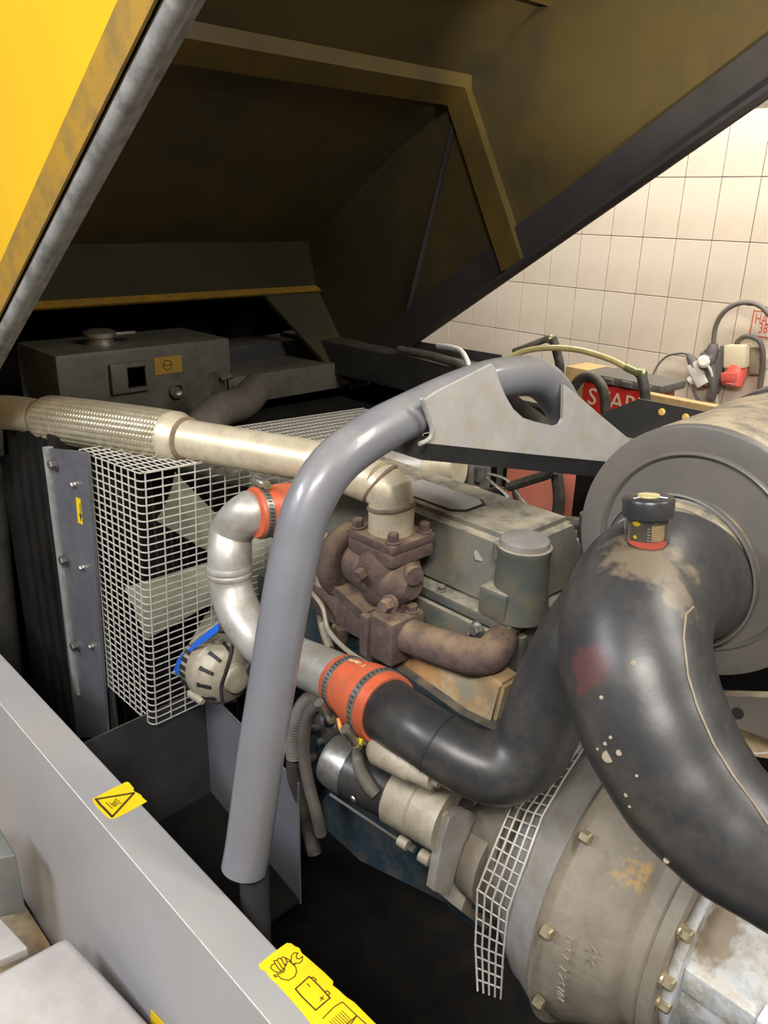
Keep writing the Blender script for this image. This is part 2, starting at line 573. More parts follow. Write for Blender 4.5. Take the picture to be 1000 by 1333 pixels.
# red/cream industrial socket
c = wp(967, 468)
soc = thing('industrial_socket', 'cream wall plug connector with red flap, under the red lettered sticker', 'socket', c)
rot = Matrix.Translation(c) @ Matrix.Rotation(math.radians(-8), 4, 'Y')
bm = B()
box(bm, -0.05, 0.045, -0.085, 0.0, -0.03, 0.07, 0.01, rot)
fin('body', bm, 'creamplas', soc)
bm = B()
lathe(bm, rot @ V((0, -0.045, -0.028)), (0, -0.35, -1), [(0, 0.044), (0.04, 0.047), (0.085, 0.043)], 24)
fin('collar', bm, 'redplas', soc)
bm = B()
box(bm, -0.045, 0.02, -0.115, -0.075, -0.085, -0.045, 0.006, rot)
fin('flap', bm, 'redplas', soc)
bm = B()
box(bm, 0.045, 0.09, -0.04, 0.0, -0.06, 0.055, 0.006, rot)
fin('bracket', bm, 'seam', soc)
cb = B()
tube(cb, [wp(955, 458, .02), wp(962, 443, .04), wp(975, 438, .05), wp(990, 446, .05), wp(994, 470, .04), wp(990, 500, .03), wp(988, 540, .03)], 0.011, 10)
tag(fin('socket_cable', cb, 'corr'), 'thick beige grey cable looping from the cream and red socket', 'cable')

# hanging grey socket on its cable
gs = thing('cable_socket', 'grey rubber cable socket hanging on the tiled wall', 'socket', wp(925, 500))
bm = B()
tube(bm, [(wp(929, 447, .04), 0.018), (wp(928, 455, .04), 0.028), (wp(927, 462, .04), 0.03), (wp(925, 464, .04), 0.045), (wp(923, 474, .04), 0.045), (wp(927, 478, .04), 0.032), (wp(931, 510, .04), 0.024)], seg=14, n=2)
fin('body', bm, 'gplug', gs)
bm = B()
box(bm, -0.02, 0.02, -0.012, 0.012, -0.12, 0.12, 0.006, Matrix.Translation(wp(935, 485, .05)) @ Matrix.Rotation(math.radians(6), 4, 'Y'))
fin('cover', bm, 'gplug', gs)
bm = B()
tube(bm, [wp(929, 446, .04), wp(932, 425, .05), wp(941, 408, .06), wp(956, 397, .06), wp(975, 394, .06), wp(992, 400, .06), wp(1010, 420, .05)], 0.011, 10)
tag(fin('supply_cable', bm, 'gcable'), 'thick grey cable arching over the tiles to the hanging socket', 'cable')

ad = thing('plug_adaptor', 'white plastic plug adaptor hanging left of the grey cable socket', 'adaptor', wp(910, 485))
ra = Matrix.Translation(wp(909, 485, .05)) @ Matrix.Rotation(math.radians(-38), 4, 'Y')
bm = B()
box(bm, -0.028, 0.028, -0.025, 0.025, -0.065, 0.05, 0.01, ra)
fin('body', bm, 'white', ad)
bm = B()
lathe(bm, ra @ V((-0.02, 0, -0.01)), ra.to_3x3() @ V((-1, 0, -0.2)), [(0, 0.02), (0.03, 0.022), (0.035, 0.015)], 16)
fin('outlet', bm, 'white', ad)
bm = B()
lathe(bm, ra @ V((0.005, 0, -0.065)), ra.to_3x3() @ V((0, 0, -1)), [(0, 0.016), (0.01, 0.016)], 16)
fin('pin_collar', bm, 'darkred', ad)
pg = thing('white_plug', 'small round white plug with white lead beside the adaptor', 'plug', wp(920, 472))
bm = B()
lathe(bm, wp(917, 471, .07), (0.2, -1, 0.2), [(0, 0.028), (0.018, 0.028), (0.026, 0.018)], 20)
fin('head', bm, 'white', pg)
bm = B()
tube(bm, [wp(919, 473, .08), wp(925, 482, .07), wp(930, 500, .05), wp(933, 520, .03), wp(932, 545, .03)], 0.007, 8)
fin('lead', bm, 'white', pg)
dk = thing('dark_plug', 'dark grey plug and thin cord plugged in above the white adaptor', 'plug', wp(902, 465))
bm = B()
tube(bm, [(wp(895, 461, .05), 0.008), (wp(899, 466, .05), 0.018), (wp(904, 474, .05), 0.026), (wp(906, 478, .05), 0.026)], seg=12, n=3)
fin('head', bm, 'gplug', dk)
bm = B()
tube(bm, [wp(895, 461, .05), wp(885, 460, .04), wp(868, 464, .03), wp(855, 478, .03), wp(847, 498, .03)], 0.005, 8)
fin('cord', bm, 'gcable', dk)
bm = B()
tube(bm, [wp(902, 490, .05), wp(902, 500, .03), wp(906, 514, .03), wp(915, 527, .02)], 0.005, 8)
fin('cord', bm, 'gcable', ad)

# ================================================================== things between the machine and the wall
YB = 2.6
ch = thing('starter_unit', 'red and black portable starting battery behind the machine', 'battery', A(800, 540, Y=YB))
q = A(764, 505, Y=YB)
q2 = A(882, 530, Y=YB)
zt = A(800, 497, Y=YB).z
bm = B()
box(bm, q.x - 0.02, q2.x - 0.09, YB, YB + 0.16, 0.45, zt - .015, 0.015)
fin('case', bm, 'red', ch)
bm = B()
box(bm, q.x - 0.03, q2.x - 0.06, YB - 0.01, YB + 0.17, zt - .014, zt + 0.018, 0.010)
for i in range(4):
    xx = q.x + i * 0.075
    box(bm, xx, xx + 0.04, YB - 0.02, YB, zt - .01, zt + 0.012, 0.004)
fin('lid', bm, 'corr', ch)
bm = textmesh('START', 0.088, 0.0005)
place_text(bm, A(764, 525, Y=YB - 0.002), (1, 0, 0), (0, 0, 1))
fin('lettering', bm, 'creamplas', ch, smooth=False)
bm = B()
p = A(846, 509, Y=YB - .13)
box(bm, p.x - 0.03, p.x + 0.48, YB - 0.13, YB - 0.09, 0.8, p.z - 0.01, 0.004)
tag(fin('wooden_board', bm, 'wood'), 'pale yellow wooden board standing behind the black bracket', 'board')
bm = B()
p = A(745, 478, Y=2.75)
box(bm, p.x - 0.03, p.x + 0.11, 2.75, 2.9, 0.3, p.z, 0.004)
tag(fin('wooden_post', bm, 'wood'), 'brown wooden block standing behind the looping hose', 'wood block')
# shelf under those
bm = B()
box(bm, -2.6, -0.2, 2.44, 3.1, 0.40, 0.44, 0.004)
for xx in (-2.5, -0.3):
    for yy in (2.48, 3.04):
        box(bm, xx, xx + 0.04, yy, yy + 0.04, 0.0, 0.405)
tag(fin('work_bench', bm, 'blackpaint'), 'low dark bench behind the machine carrying the red battery', 'bench')

# ================================================================== MACHINE BODY (setting of the bay)
Y0, Y1 = 0.352, 0.412      # near sill
ZS = 0.81
sill = thing('body_side_panel', 'light grey body side with a flat top edge and yellow stickers', 'panel', (-0.9, 0.38, 0))
sl = B()
# gently sloping side: vertical skin then a kink
prof = [(Y1, ZS), (Y0 + 0.004, ZS), (Y0, ZS - 0.004), (Y0 - 0.004, ZS - 0.34), (Y0 - 0.012, 0.1), (Y0 + 0.01, 0.1), (Y0 + 0.012, ZS - 0.012), (Y1 - 0.003, ZS - 0.012), (Y1 - 0.003, ZS - 0.06), (Y1, ZS - 0.06)]
prism(sl, [V((-2.5, y, z)) for y, z in prof], (3.1, 0, 0))
fin('skin', sl, 'grey', sill, smooth=False)
bm = B()
box(bm, -2.5, 0.6, Y0 - 0.0005, Y1 - 0.001, ZS, ZS + 0.0012, 0.0005, seg=1)
fin('top_flange', bm, 'flange', sill, smooth=False)
bm = B()
tube(bm, [V((-2.5, Y0 + 0.0012, ZS - 0.0008)), V((0.6, Y0 + 0.0012, ZS - 0.0008))], 0.0022, 6, smooth=False)
fin('pale_edge', bm, 'whitepaint', sill)  # thin white line along the outer top edge
zs = ZS + 0.0012


def sp(px, py, dz=0.0):
    return A(px, py, Z=zs + dz)


def sticker(name, poly, label, par=sill):
    bm = B()
    prism(bm, [sp(*q) for q in poly], (0, 0, 0.0006))
    o = fin(name, bm, 'yellow', par, smooth=False)
    o['label'] = label
    return o


def strokes(par, lines, wpx, dz=0.0011, m='ink', name='print'):
    bm = B()
    for ln in lines:
        pts = [sp(*q, dz) for q in ln]
        for a, b in zip(pts, pts[1:]):
            d = (b - a)
            if d.length < 1e-6:
                continue
            s = V((-d.y, d.x, 0)).normalized() * wpx
            e = d.normalized() * wpx * 0.5
            prism(bm, [a + s - e, b + s + e, b - s + e, a - s - e], (0, 0, 0.0003))
    return fin(name, bm, m, par, smooth=False)


def cr1(x, y):
    return (110 + x / 10, 1000 + y / 10)


st1 = sticker('hot_surface_sticker', [cr1(*q) for q in ((105, 405), (330, 285), (545, 180), (580, 190), (640, 260), (640, 300), (735, 350), (760, 390), (815, 435), (700, 500), (560, 580), (400, 655), (330, 660), (230, 580), (130, 470))], 'yellow hot surface warning sticker')
strokes(st1, [[cr1(140, 405), cr1(645, 322), cr1(360, 632)], [cr1(150, 405), cr1(200, 470), cr1(262, 530), cr1(360, 632)]], 0.0017)
strokes(st1, [[cr1(275, 443), cr1(362, 528)],
              [cr1(325, 450), cr1(360, 468), cr1(385, 440), cr1(400, 410), cr1(425, 405)],
              [cr1(345, 480), cr1(385, 480), cr1(400, 450), cr1(430, 425), cr1(455, 430)],
              [cr1(375, 500), cr1(405, 490), cr1(425, 462), cr1(455, 450), cr1(480, 455)]], 0.0005)


def cr2(x, y):
    return (320 + x * .17, 1210 + y * .17)


poly = [(100, 270), (190, 195), (315, 105), (350, 110), (375, 130), (410, 145), (430, 185), (480, 225), (530, 270), (600, 330), (670, 400), (665, 430), (705, 460), (770, 520), (830, 560), (890, 620), (960, 690), (1060, 790), (1160, 900), (900, 1130), (760, 950), (640, 860), (510, 740), (450, 660), (400, 600), (330, 520), (240, 420), (190, 375), (150, 320), (110, 305)]
st2 = sticker('battery_sticker', [cr2(*q) for q in poly], 'yellow battery service sticker with hand, wrench and battery drawings')
L = []
L.append([(380, 455), (485, 360), (500, 372)])
L.append([(380, 455), (430, 515), (535, 618), (645, 525), (560, 430), (500, 372)])
strokes(st2, [[cr2(*q) for q in l] for l in L], 0.0008)
L = [[(470, 415), (490, 435)], [(568, 520), (598, 535)], [(592, 510), (574, 545)],
     [(495, 372), (515, 365), (540, 385), (525, 402)], [(600, 480), (625, 468), (645, 490), (625, 508)],
     # fist
     [(190, 290), (200, 270), (225, 262), (250, 300), (275, 320)], [(225, 262), (215, 240), (240, 235), (275, 290), (290, 305)],
     [(240, 235), (250, 220), (270, 225), (300, 275), (308, 262)], [(270, 225), (280, 210), (300, 215), (315, 245), (310, 270), (275, 320), (240, 330), (205, 310), (190, 290)],
     [(300, 300), (290, 325), (240, 345), (215, 350), (225, 365), (250, 355)], [(250, 355), (275, 380), (330, 388), (375, 360), (390, 320), (380, 285), (335, 245), (315, 245)],
     # wrench
     [(300, 215), (345, 240), (355, 262), (380, 270)], [(345, 240), (350, 200), (370, 178), (400, 180), (385, 200), (390, 222), (410, 225), (435, 205), (432, 240), (405, 260), (380, 258), (365, 268)],
     # faint panel of small print
     [(590, 680), (680, 590), (740, 555), (850, 660), (700, 790)], [(780, 760), (850, 660), (940, 740)]]
strokes(st2, [[cr2(*q) for q in l] for l in L], 0.00055)
L = [[(640 + i * 16, 700 - i * 13), (720 + i * 15, 775 - i * 13)] for i in range(7)]
strokes(st2, [[cr2(*q) for q in l] for l in L], 0.0003)


def onY(px, py, y):
    return A(px, py, Y=y)


bm = B()
prism(bm, [onY(197, 1314, Y0 - .004), onY(218, 1337, Y0 - .004), onY(203, 1345, Y0 - .004), onY(196, 1340, Y0 - .004)], (0, -0.0008, 0))
o = fin('triangle_sticker', bm, 'yellow', sill, smooth=False)
o['label'] = 'corner of another yellow sticker on the side'

# lids and boxes outside the body
def lidbox(name, pts_px, z, h, m, label, cat, bev=0.012):
    bm = B()
    P = [A(px, py, Z=z) for px, py in pts_px]
    prism(bm, P, (0, 0, -h))
    es = [e for e in bm.edges]
    bmesh.ops.bevel(bm, geom=es, offset=bev, segments=3, affect='EDGES', profile=0.5)
    return tag(fin(name, bm, m), label, cat)


lidbox('fuel_cover', [(88, 1212), (-70, 1297), (30, 1500), (300, 1440)], 0.55, 0.16, 'plastic', 'big light grey lid with rounded edges low beside the body side', 'lid', 0.018)
lidbox('lamp_box', [(-5, 1070), (21, 1113), (-60, 1128), (-90, 1080)], 0.6, 0.13, 'plasticdark', 'grey green box with pale top at the left picture edge', 'box', 0.003)
lidbox('step_plate', [(-5, 1187), (37, 1233), (-30, 1262), (-90, 1215)], 0.47, 0.02, 'plastic', 'pinkish grey plate between the box and the lid', 'plate', 0.004)
bm = B()
box(bm, -2.3, 0.6, -0.25, Y0 - 0.014, 0.30, 0.335, 0.003)
tag(fin('mudguard', bm, 'cream'), 'dusty ledge running low along the body side', 'ledge')

# inner shell
bay = thing('engine_bay', 'black lined engine bay around the engine', 'engine bay', (-1.0, 1.1, 0.1))
for nm, a in (('lining_panel', (-2.55, 0.6, Y0 + 0.012, Y0 + 0.03, 0.1, 0.74)), ('bay_floor', (-2.55, 0.6, Y0 + 0.03, 1.9, 0.08, 0.1)),
              ('end_panel', (-2.62, -2.55, Y0 + 0.01, 1.95, 0.08, 1.75)), ('lining_panel', (-2.55, 0.6, 1.86, 1.90, 0.1, 1.13))):
    bm = B()
    box(bm, *a)
    fin(nm, bm, 'black', bay, smooth=False)
# front cowl closing the top in front of the hood end
bm = B()
slab(bm, [(-2.6, 0.40, 1.72), (-2.6, 1.90, 1.72), (-2.26, 1.90, 1.47), (-2.26, 0.40, 1.47)], 0.01)
fin('cowl', bm, 'black', bay, smooth=False)
bm = B()
slab(bm, [(-2.6, 1.90, 1.72), (-2.6, 1.90, 1.0), (-1.95, 1.90, 1.0), (-1.95, 1.90, 1.20), (-2.26, 1.90, 1.47)], 0.01)
fin('cowl_side', bm, 'black', bay, smooth=False)
bm = B()
slab(bm, [(-2.6, 0.39, 1.72), (-2.6, 0.39, 0.8), (-1.95, 0.39, 0.8), (-1.95, 0.39, 1.15), (-2.26, 0.39, 1.47)], 0.01)
fin('cowl_side', bm, 'black', bay, smooth=False)

# ================================================================== HOOD
SL = 0.645
ud = V((1, 0, SL)).normalized()          # along the rim, rising
wd = V((-SL, 0, 1)).normalized()         # from the rim to the roof
R0 = V((-1.735, 0, 1.251))               # a rim point (far side)
YN, YF = 0.475, 1.80
hood = thing('hood', 'raised yellow canopy hood seen from below, dirty inside', 'hood', (-2.1, 1.1, 1.05))


def H(u, w, y):
    p = R0 + ud * u + wd * w
    p.y = y
    return p


def hinv(p):
    d = V((p.x - R0.x, 0, p.z - R0.z))
    return d.dot(ud), d.dot(wd)


UE = hinv(A(440, 450, Y=1.75))[0]        # rim end
u1, w1 = hinv(A(400, 372, Y=1.75))
u2, w2 = hinv(A(375, 300, Y=1.72))
WR = hinv(A(575, 110, Y=1.72))[1]        # roof height
U2 = 1.66
print('hood', UE, u1, w1, u2, w2, WR)
t = 0.012
# far side panel
YI = YF - 0.09                            # inner side wall
sideprof = [(UE, 0.0), (u1, w1), (u2, WR), (U2, WR), (U2, 0.0)]
bm = B()
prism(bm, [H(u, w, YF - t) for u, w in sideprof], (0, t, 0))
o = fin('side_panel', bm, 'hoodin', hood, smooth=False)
# roof
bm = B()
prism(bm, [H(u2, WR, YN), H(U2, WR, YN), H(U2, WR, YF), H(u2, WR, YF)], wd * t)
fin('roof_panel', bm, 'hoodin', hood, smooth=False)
# end panel in two folds
bm = B()
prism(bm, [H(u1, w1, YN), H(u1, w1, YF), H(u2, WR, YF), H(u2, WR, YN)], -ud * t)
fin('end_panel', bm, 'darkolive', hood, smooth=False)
bm = B()
prism(bm, [H(u1, w1, YN), H(u1, w1, YF), H(u1 + 0.02, w1 - 0.03, YF), H(u1 + 0.02, w1 - 0.03, YN)], -ud * t)
fin('end_lip', bm, 'hoodlip', hood, smooth=False)
bm = B()
prism(bm, [H(u1, w1, YF - 0.25), H(UE, 0, YF - 0.08), H(UE, 0, YF), H(u1, w1, YF)], -ud * t)
fin('corner_gusset', bm, 'hoodin', hood, smooth=False)
bm = B()
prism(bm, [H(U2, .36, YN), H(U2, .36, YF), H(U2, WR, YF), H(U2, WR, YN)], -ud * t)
fin('front_light_baffle', bm, 'hoodin', hood, smooth=False)  # out-of-view hood front, its height shaped for the light let in
# near side panel
bm = B()
prism(bm, [H(u, w, YN) for u, w in ((UE, 0.0), (u1, w1), (u2, WR), (U2, WR), (U2, 0.0))], (0, t, 0))
fin('side_panel', bm, 'hoodout', hood, smooth=False)
# lip on the near panel, its foam band and rubber seal
bm = B()
prism(bm, [H(UE, 0.002, YN - 0.002), H(UE, 0.052, YN - 0.002), H(U2, 0.052, YN - 0.002), H(U2, 0.002, YN - 0.002)], (0, -0.004, 0))
fin('side_lip', bm, 'hoodlip', hood, smooth=False)
bm = B()
prism(bm, [H(UE, 0.0, YN), H(U2, 0.0, YN), H(U2, 0.0, YN + 0.045), H(UE, 0.0, YN + 0.045)], wd * 0.004)
fin('rim_flange', bm, 'seal', hood, smooth=False)
bm = B()
tube(bm, [H(UE, -0.008, YN + 0.012), H(U2, -0.008, YN + 0.012)], 0.013, 12, smooth=False)
fin('rubber_seal', bm, 'seal', hood)
# far rim: foam flange turned inwards plus outer skin edge
bm = B()
prism(bm, [H(UE, 0.0, YF), H(U2, 0.0, YF), H(U2, 0.0, YF - 0.05), H(UE + 0.03, 0.0, YF - 0.05)], wd * 0.01)
fin('rim_flange', bm, 'foamband', hood, smooth=False)
bm = B()
prism(bm, [H(UE, 0.01, YF - t - .001), H(U2, 0.01, YF - t - .001), H(U2, 0.10, YF - t - .001), H(UE + 0.02, 0.10, YF - t - .001)], (0, -0.012, 0))
fin('foam_strip', bm, 'foamband', hood, smooth=False)
# cross beam on the roof + brace down the far side
uc = hinv(A(575, 110, Y=1.72))[0]
bm = B()
prism(bm, [H(uc - 0.05, WR - 0.001, YN + t), H(uc - 0.035, WR - 0.03, YN + t), H(uc + 0.035, WR - 0.03, YN + t), H(uc + 0.05, WR - 0.001, YN + t)], (0, YF - YN - 2 * t, 0))
fin('cross_beam', bm, 'hoodrib', hood, smooth=False)
bm = B()
prism(bm, [H(uc + 0.30, WR - 0.001, YN + t), H(uc + 0.31, WR - 0.02, YN + t), H(uc + 0.37, WR - 0.02, YN + t), H(uc + 0.38, WR - 0.001, YN + t)], (0, YF - YN - 2 * t, 0))
fin('cross_beam', bm, 'hoodrib', hood, smooth=False)
ub, wb = hinv(A(665, 345, Y=1.76))
bm = B()
q = [H(uc - 0.035, WR - 0.03, YF - t), H(uc + 0.035, WR - 0.03, YF - t), H(ub + 0.035, wb - 0.01, YF - t), H(ub - 0.035, wb + 0.0, YF - t)]
prism(bm, q, (0, -0.028, 0))
fin('side_brace', bm, 'hoodrib', hood, smooth=False)
ur, wr = hinv(A(520, 450, Y=1.77))
bm = B()
tube(bm, [H(uc - 0.02, WR - 0.04, YF - t - .004), H(ur, wr + 0.02, YF - t - .004)], 0.008, 10, smooth=False)
fin('strut_rod', bm, 'foamband', hood)

# ================================================================== far sill and brackets
fs = thing('far_sill', 'black steel top rail on the far body side below the hood', 'rail', (-1.6, 1.8, 1.1))
a_, b_, c_ = A(540, 462, Y=1.72), A(560, 447, Y=1.82), A(652, 462, Y=1.82)
bm = B()
box(bm, -2.3, c_.x, 1.70, 1.86, 1.13, c_.z - 0.03, 0.012)
fin('rail', bm, 'blackpaint', fs)
bm = B()
prism(bm, [b_, c_, c_ - V((-.02, 0, 0.16)), V((-1.9, 1.82, 1.12)), V((-1.9, 1.82, b_.z))], (0, 0.006, 0))
fin('upright_sheet', bm, 'blackpaint', fs, smooth=False)
bm = B()
tube(bm, [A(570, 450, Y=1.76), A(590, 453, Y=1.75), A(601, 458, Y=1.74), A(608, 470, Y=1.72), A(611, 482, Y=1.70)], 0.008, 10)
fin('handle', bm, 'whitepaint', fs)
bm = B()
tube(bm, [A(520, 455, Y=1.70), A(560, 463, Y=1.69), A(590, 472, Y=1.68), A(606, 480, Y=1.66)], 0.012, 10)
fin('rounded_edge', bm, 'corr', fs)

br = thing('black_bracket', 'folded black steel tray with two round yellow plugs behind the filter', 'bracket', (-0.9, 1.75, 1.0))
YK = 1.74
k = [A(760, 548, Y=YK), A(832, 519, Y=YK), A(925, 537, Y=YK), A(925, 600, Y=YK), A(768, 600, Y=YK)]
bm = B()
prism(bm, k, (0, 0.004, 0))
fin('back_sheet', bm, 'blackpaint', br, smooth=False)
bm = B()
f1, f2 = A(800, 566, Y=YK), A(925, 590, Y=YK)
prism(bm, [f1, f2, f2 + V((0.1, -0.22, -0.03)), f1 + V((0.02, -0.22, -0.03))], (0, 0, -0.004))
fin('lit_floor_sheet', bm, 'flange', br, smooth=False)  # light on the black tray's floor put in as paler paint
for px, py in ((862, 536), (893, 543)):
    bm = B()
    lathe(bm, A(px, py, Y=YK), (0, -1, 0), [(0, 0.0085), (0.003, 0.0085), (0.005, 0.006)], 20)
    fin('yellow_plug', bm, 'yplug', br)

# hoses above the far side
YH = 1.95
hb = thing('breather_hose', 'black hose rising behind the bar to an elbow fitting', 'hose', A(690, 460, Y=YH))
bm = B()
tube(bm, [A(668, 458, Y=1.9), A(690, 450, Y=1.92), A(712, 441, Y=YH)], 0.010, 10)
tube(bm, [A(720, 441, Y=YH), A(726, 462, Y=YH), A(729, 480, Y=YH), A(727, 520, Y=YH), A(722, 560, Y=YH)], 0.0135, 10)
fin('hose', bm, 'cable', hb)
bm = B()
lathe(bm, A(713, 441, Y=YH), (1, 0, 0.05), [(-0.004, .012), (0.014, .014), (0.02, .01)], 14)
fin('elbow', bm, 'brass', hb)
hc = thing('fuel_hose', 'yellowed clear hose arching to a black hose end', 'hose', A(800, 470, Y=YH))
bm = B()
tube(bm, [A(655, 470, Y=1.85), A(680, 458, Y=1.88), A(710, 453, Y=1.9), A(750, 455, Y=1.92), A(790, 466, Y=1.93), A(815, 478, Y=1.94), A(832, 486, Y=1.94)], 0.0085, 10)
fin('hose', bm, 'hoseclear', hc)
bm = B()
tube(bm, [A(815, 478, Y=1.94), A(830, 485, Y=1.94)], 0.0105, 10, smooth=False)
lathe(bm, A(829, 485, Y=1.94), (1, 0, 0), [(0, .012), (0.022, .013), (0.027, .009)], 14)
fin('elbow', bm, 'brass', hc)
bm = B()
tube(bm, [A(835, 488, Y=1.94), A(839, 505, Y=1.94), A(841, 530, Y=1.94), A(840, 570, Y=1.9)], 0.0135, 12)
fin('hose_end', bm, 'cable', hc)
bm = B()
tube(bm, [A(742, 540, Y=1.98), A(744, 512, Y=1.98), A(754, 495, Y=1.98), A(768, 489, Y=1.98), A(780, 498, Y=1.98), A(787, 515, Y=1.98), A(790, 560, Y=1.98)], 0.0145, 12)
tag(fin('hose_loop', bm, 'cable'), 'black hose bent into an upright loop before the red battery', 'hose')

# red tool behind, white strip, paper
bm = B()
box(bm, A(676, 600, Y=1.84).x, A(750, 600, Y=1.84).x, 1.78, 1.855, 0.55, 1.10, 0.01)
tag(fin('red_cover', bm, 'salmon'), 'salmon red painted panel seen through the gap under the bar', 'panel')
bm = B()
slab(bm, [A(688, 703, Z=1.02), A(712, 694, Z=1.02), A(772, 722, Z=1.02), A(745, 736, Z=1.02)], 0.004)
tag(fin('paper_sheet', bm, 'paper', smooth=False), 'white paper lying below the red panel', 'paper')
bm = B()
pa, pb = A(649, 596, Y=1.83), A(642, 668, Y=1.83)
prism(bm, [pa, pa + V((.014, 0, 0)), pb + V((.012, 0, 0)), pb], (0, 0.012, 0))
tag(fin('pale_strip', bm, 'tank', smooth=False), 'narrow pale upright strip left of the red panel', 'strip')

# ================================================================== RADIATOR END
rad = thing('radiator_frame', 'slate blue radiator side frame with bolts at the left', 'radiator', (-1.5, 0.6, 0.4))
YR = 0.59
pts = [A(57, 583, Y=YR), A(112, 588, Y=YR), A(134, 950, Y=YR), A(100, 900, Y=YR)]
bm = B()
prism(bm, [A(57, 583, Y=YR), A(86, 586, Y=YR), A(118, 960, Y=YR), A(100, 960, Y=YR)], (0, 0.004, 0))
fin('side_flange', bm, 'rad', rad, smooth=False)
bm = B()
prism(bm, [A(86, 586, Y=YR - .004), A(113, 589, Y=YR - .004), A(140, 960, Y=YR - .004), A(118, 960, Y=YR - .004)], (0, 0.006, 0))
fin('guard_flange', bm, 'rad', rad, smooth=False)
bm = B()
prism(bm, [A(55, 582, Y=YR - .006), A(60, 583, Y=YR - .006), A(101, 906, Y=YR - .006), A(96, 900, Y=YR - .006)], (0, 0.014, 0))
fin('pale_edge', bm, 'radedge', rad, smooth=False)  # thin paler strip along the flange edge
for px, py, r in ((73, 604, .0105), (87, 728, .0105), (101, 839, .0105)):
    put_bolt(rad, A(px, py, Y=YR), (0, -1, 0), r, .012)
for px, py in ((98, 630), (109, 738), (121, 840)):
    put_bolt(rad, A(px, py, Y=YR - .004), (0, -1, 0), .0055, .008, 'steel')
bm = B()
prism(bm, [A(99, 647, Y=YR - .0045), A(105, 650, Y=YR - .0045), A(108, 683, Y=YR - .0045), A(102, 680, Y=YR - .0045)], (0, -0.0007, 0))
stk = fin('arrow_sticker', bm, 'yellow', rad, smooth=False)
stk['label'] = 'narrow yellow sticker with a black arrow down'
bm = B()
yy = YR - .0055
for lp in ([(103.6, 655), (104.4, 655), (105.2, 670), (104.6, 670)], [(103, 668), (106.5, 670), (105.5, 679)]):
    prism(bm, [A(*q, Y=yy) for q in lp], (0, -0.0004, 0))
fin('arrow', bm, 'ink', stk, smooth=False)
# radiator core behind the fan (dark finned block) with top header
bm = B()
box(bm, -2.0, -1.62, 0.62, 1.72, 0.25, 1.06, 0.01)
fin('core', bm, 'black', rad, smooth=False)
bm = B()
for i in range(24):
    yy = 0.70 + i * 0.04
    box(bm, -1.62, -1.615, yy, yy + 0.004, 0.3, 1.05)
o = fin('fins', bm, 'blackpaint', rad, smooth=False)
o['kind'] = 'stuff'
# shroud sheet between guard and core
bm = B()
slab(bm, [(-1.62, 0.604, 0.25), (-1.43, 0.604, 0.25), (-1.43, 0.604, 1.16), (-1.62, 0.604, 1.13)], 0.004)
fin('shroud', bm, 'blackpaint', rad, smooth=False)

# header bar top right of the radiator
hd = thing('header_box', 'dark grey rectangular cooler header on the far side of the radiator', 'cooler', (-2.0, 1.6, 1.0))
q0, q1 = A(330, 478, X=-2.0), A(454, 470, X=-2.0)
bm = B()
box(bm, -2.2, -2.0, q0.y - 0.1, q1.y, q1.z - 0.085, q1.z + 0.0, 0.004)
fin('body', bm, 'tank', hd)
q2_ = A(483, 470, X=-2.0)
bm = B()
box(bm, -2.21, -1.985, q1.y + 0.001, q2_.y, q1.z - 0.09, q1.z + 0.006, 0.004)
fin('end_cap', bm, 'tank', hd)
bm = B()
box(bm, -2.35, -2.2, q0.y - 0.1, q2_.y, q1.z - 0.09, q1.z + 0.05, 0.004)
fin('rear_rail', bm, 'blackpaint', hd)

# expansion tank
tk = thing('coolant_tank', 'grey green box shaped coolant tank with filler cap and ochre sticker', 'tank', (-2.05, 1.05, 1.1))
ta, tb = A(70, 455, X=-2.0), A(300, 448, X=-2.0)
bm = B()
box(bm, -2.26, -2.0, ta.y, tb.y, 1.06, 1.285, 0.012)
fin('body', bm, 'tank', tk)
cp = A(131, 447, X=-2.10)
bm = B()
lathe(bm, (cp.x, cp.y, 1.28), (0, 0, 1), [(0, .042), (0.012, .042), (0.012, .034), (0.026, .034), (0.026, .044), (0.038, .044), (0.044, .03)], 28)
fin('filler_neck', bm, 'steel', tk)
bm = B()
box(bm, cp.x - .01, cp.x + .01, cp.y + 0.02, cp.y + 0.10, 1.305, 1.313, 0.002)
fin('cap_lever', bm, 'steel', tk)
yy0, yy1 = A(141, 480, X=-1.999), A(192, 490, X=-1.999)
bm = B()
box(bm, -1.999, -1.985, yy0.y, yy1.y, yy1.z - 0.035, yy0.z + 0.012, 0.004)
fin('level_window', bm, 'tank', tk)
bm = B()
box(bm, -1.985, -1.980, yy0.y + .045, yy1.y - .012, yy1.z - 0.022, yy0.z - 0.0, 0.002)
fin('glass_pane', bm, 'clear', tk)
s0, s1 = A(200, 466, X=-1.999), A(237, 484, X=-1.999)
bm = B()
box(bm, -1.9985, -1.9975, s0.y, s1.y, s1.z, s0.z)
o = fin('ochre_sticker', bm, 'ochre', tk, smooth=False)
bm = B()
cc = A(218, 475, X=-1.997)
lathe(bm, cc, (1, 0, 0), [(0, .014), (0.0006, .014), (0.0006, .0118), (0.0, .0118)], 24, caps=False)
box(bm, cc.x, cc.x + .0006, cc.y - .0118, cc.y + .0118, cc.z - .001, cc.z + .001)
fin('symbol', bm, 'ink', o, smooth=False)
cc = A(229, 507, X=-2.0)
bm = B()
lathe(bm, cc, (1, 0, 0), [(0, .023), (.012, .023), (.012, .015), (.003, .015)], 24)
fin('port', bm, 'steel', tk)

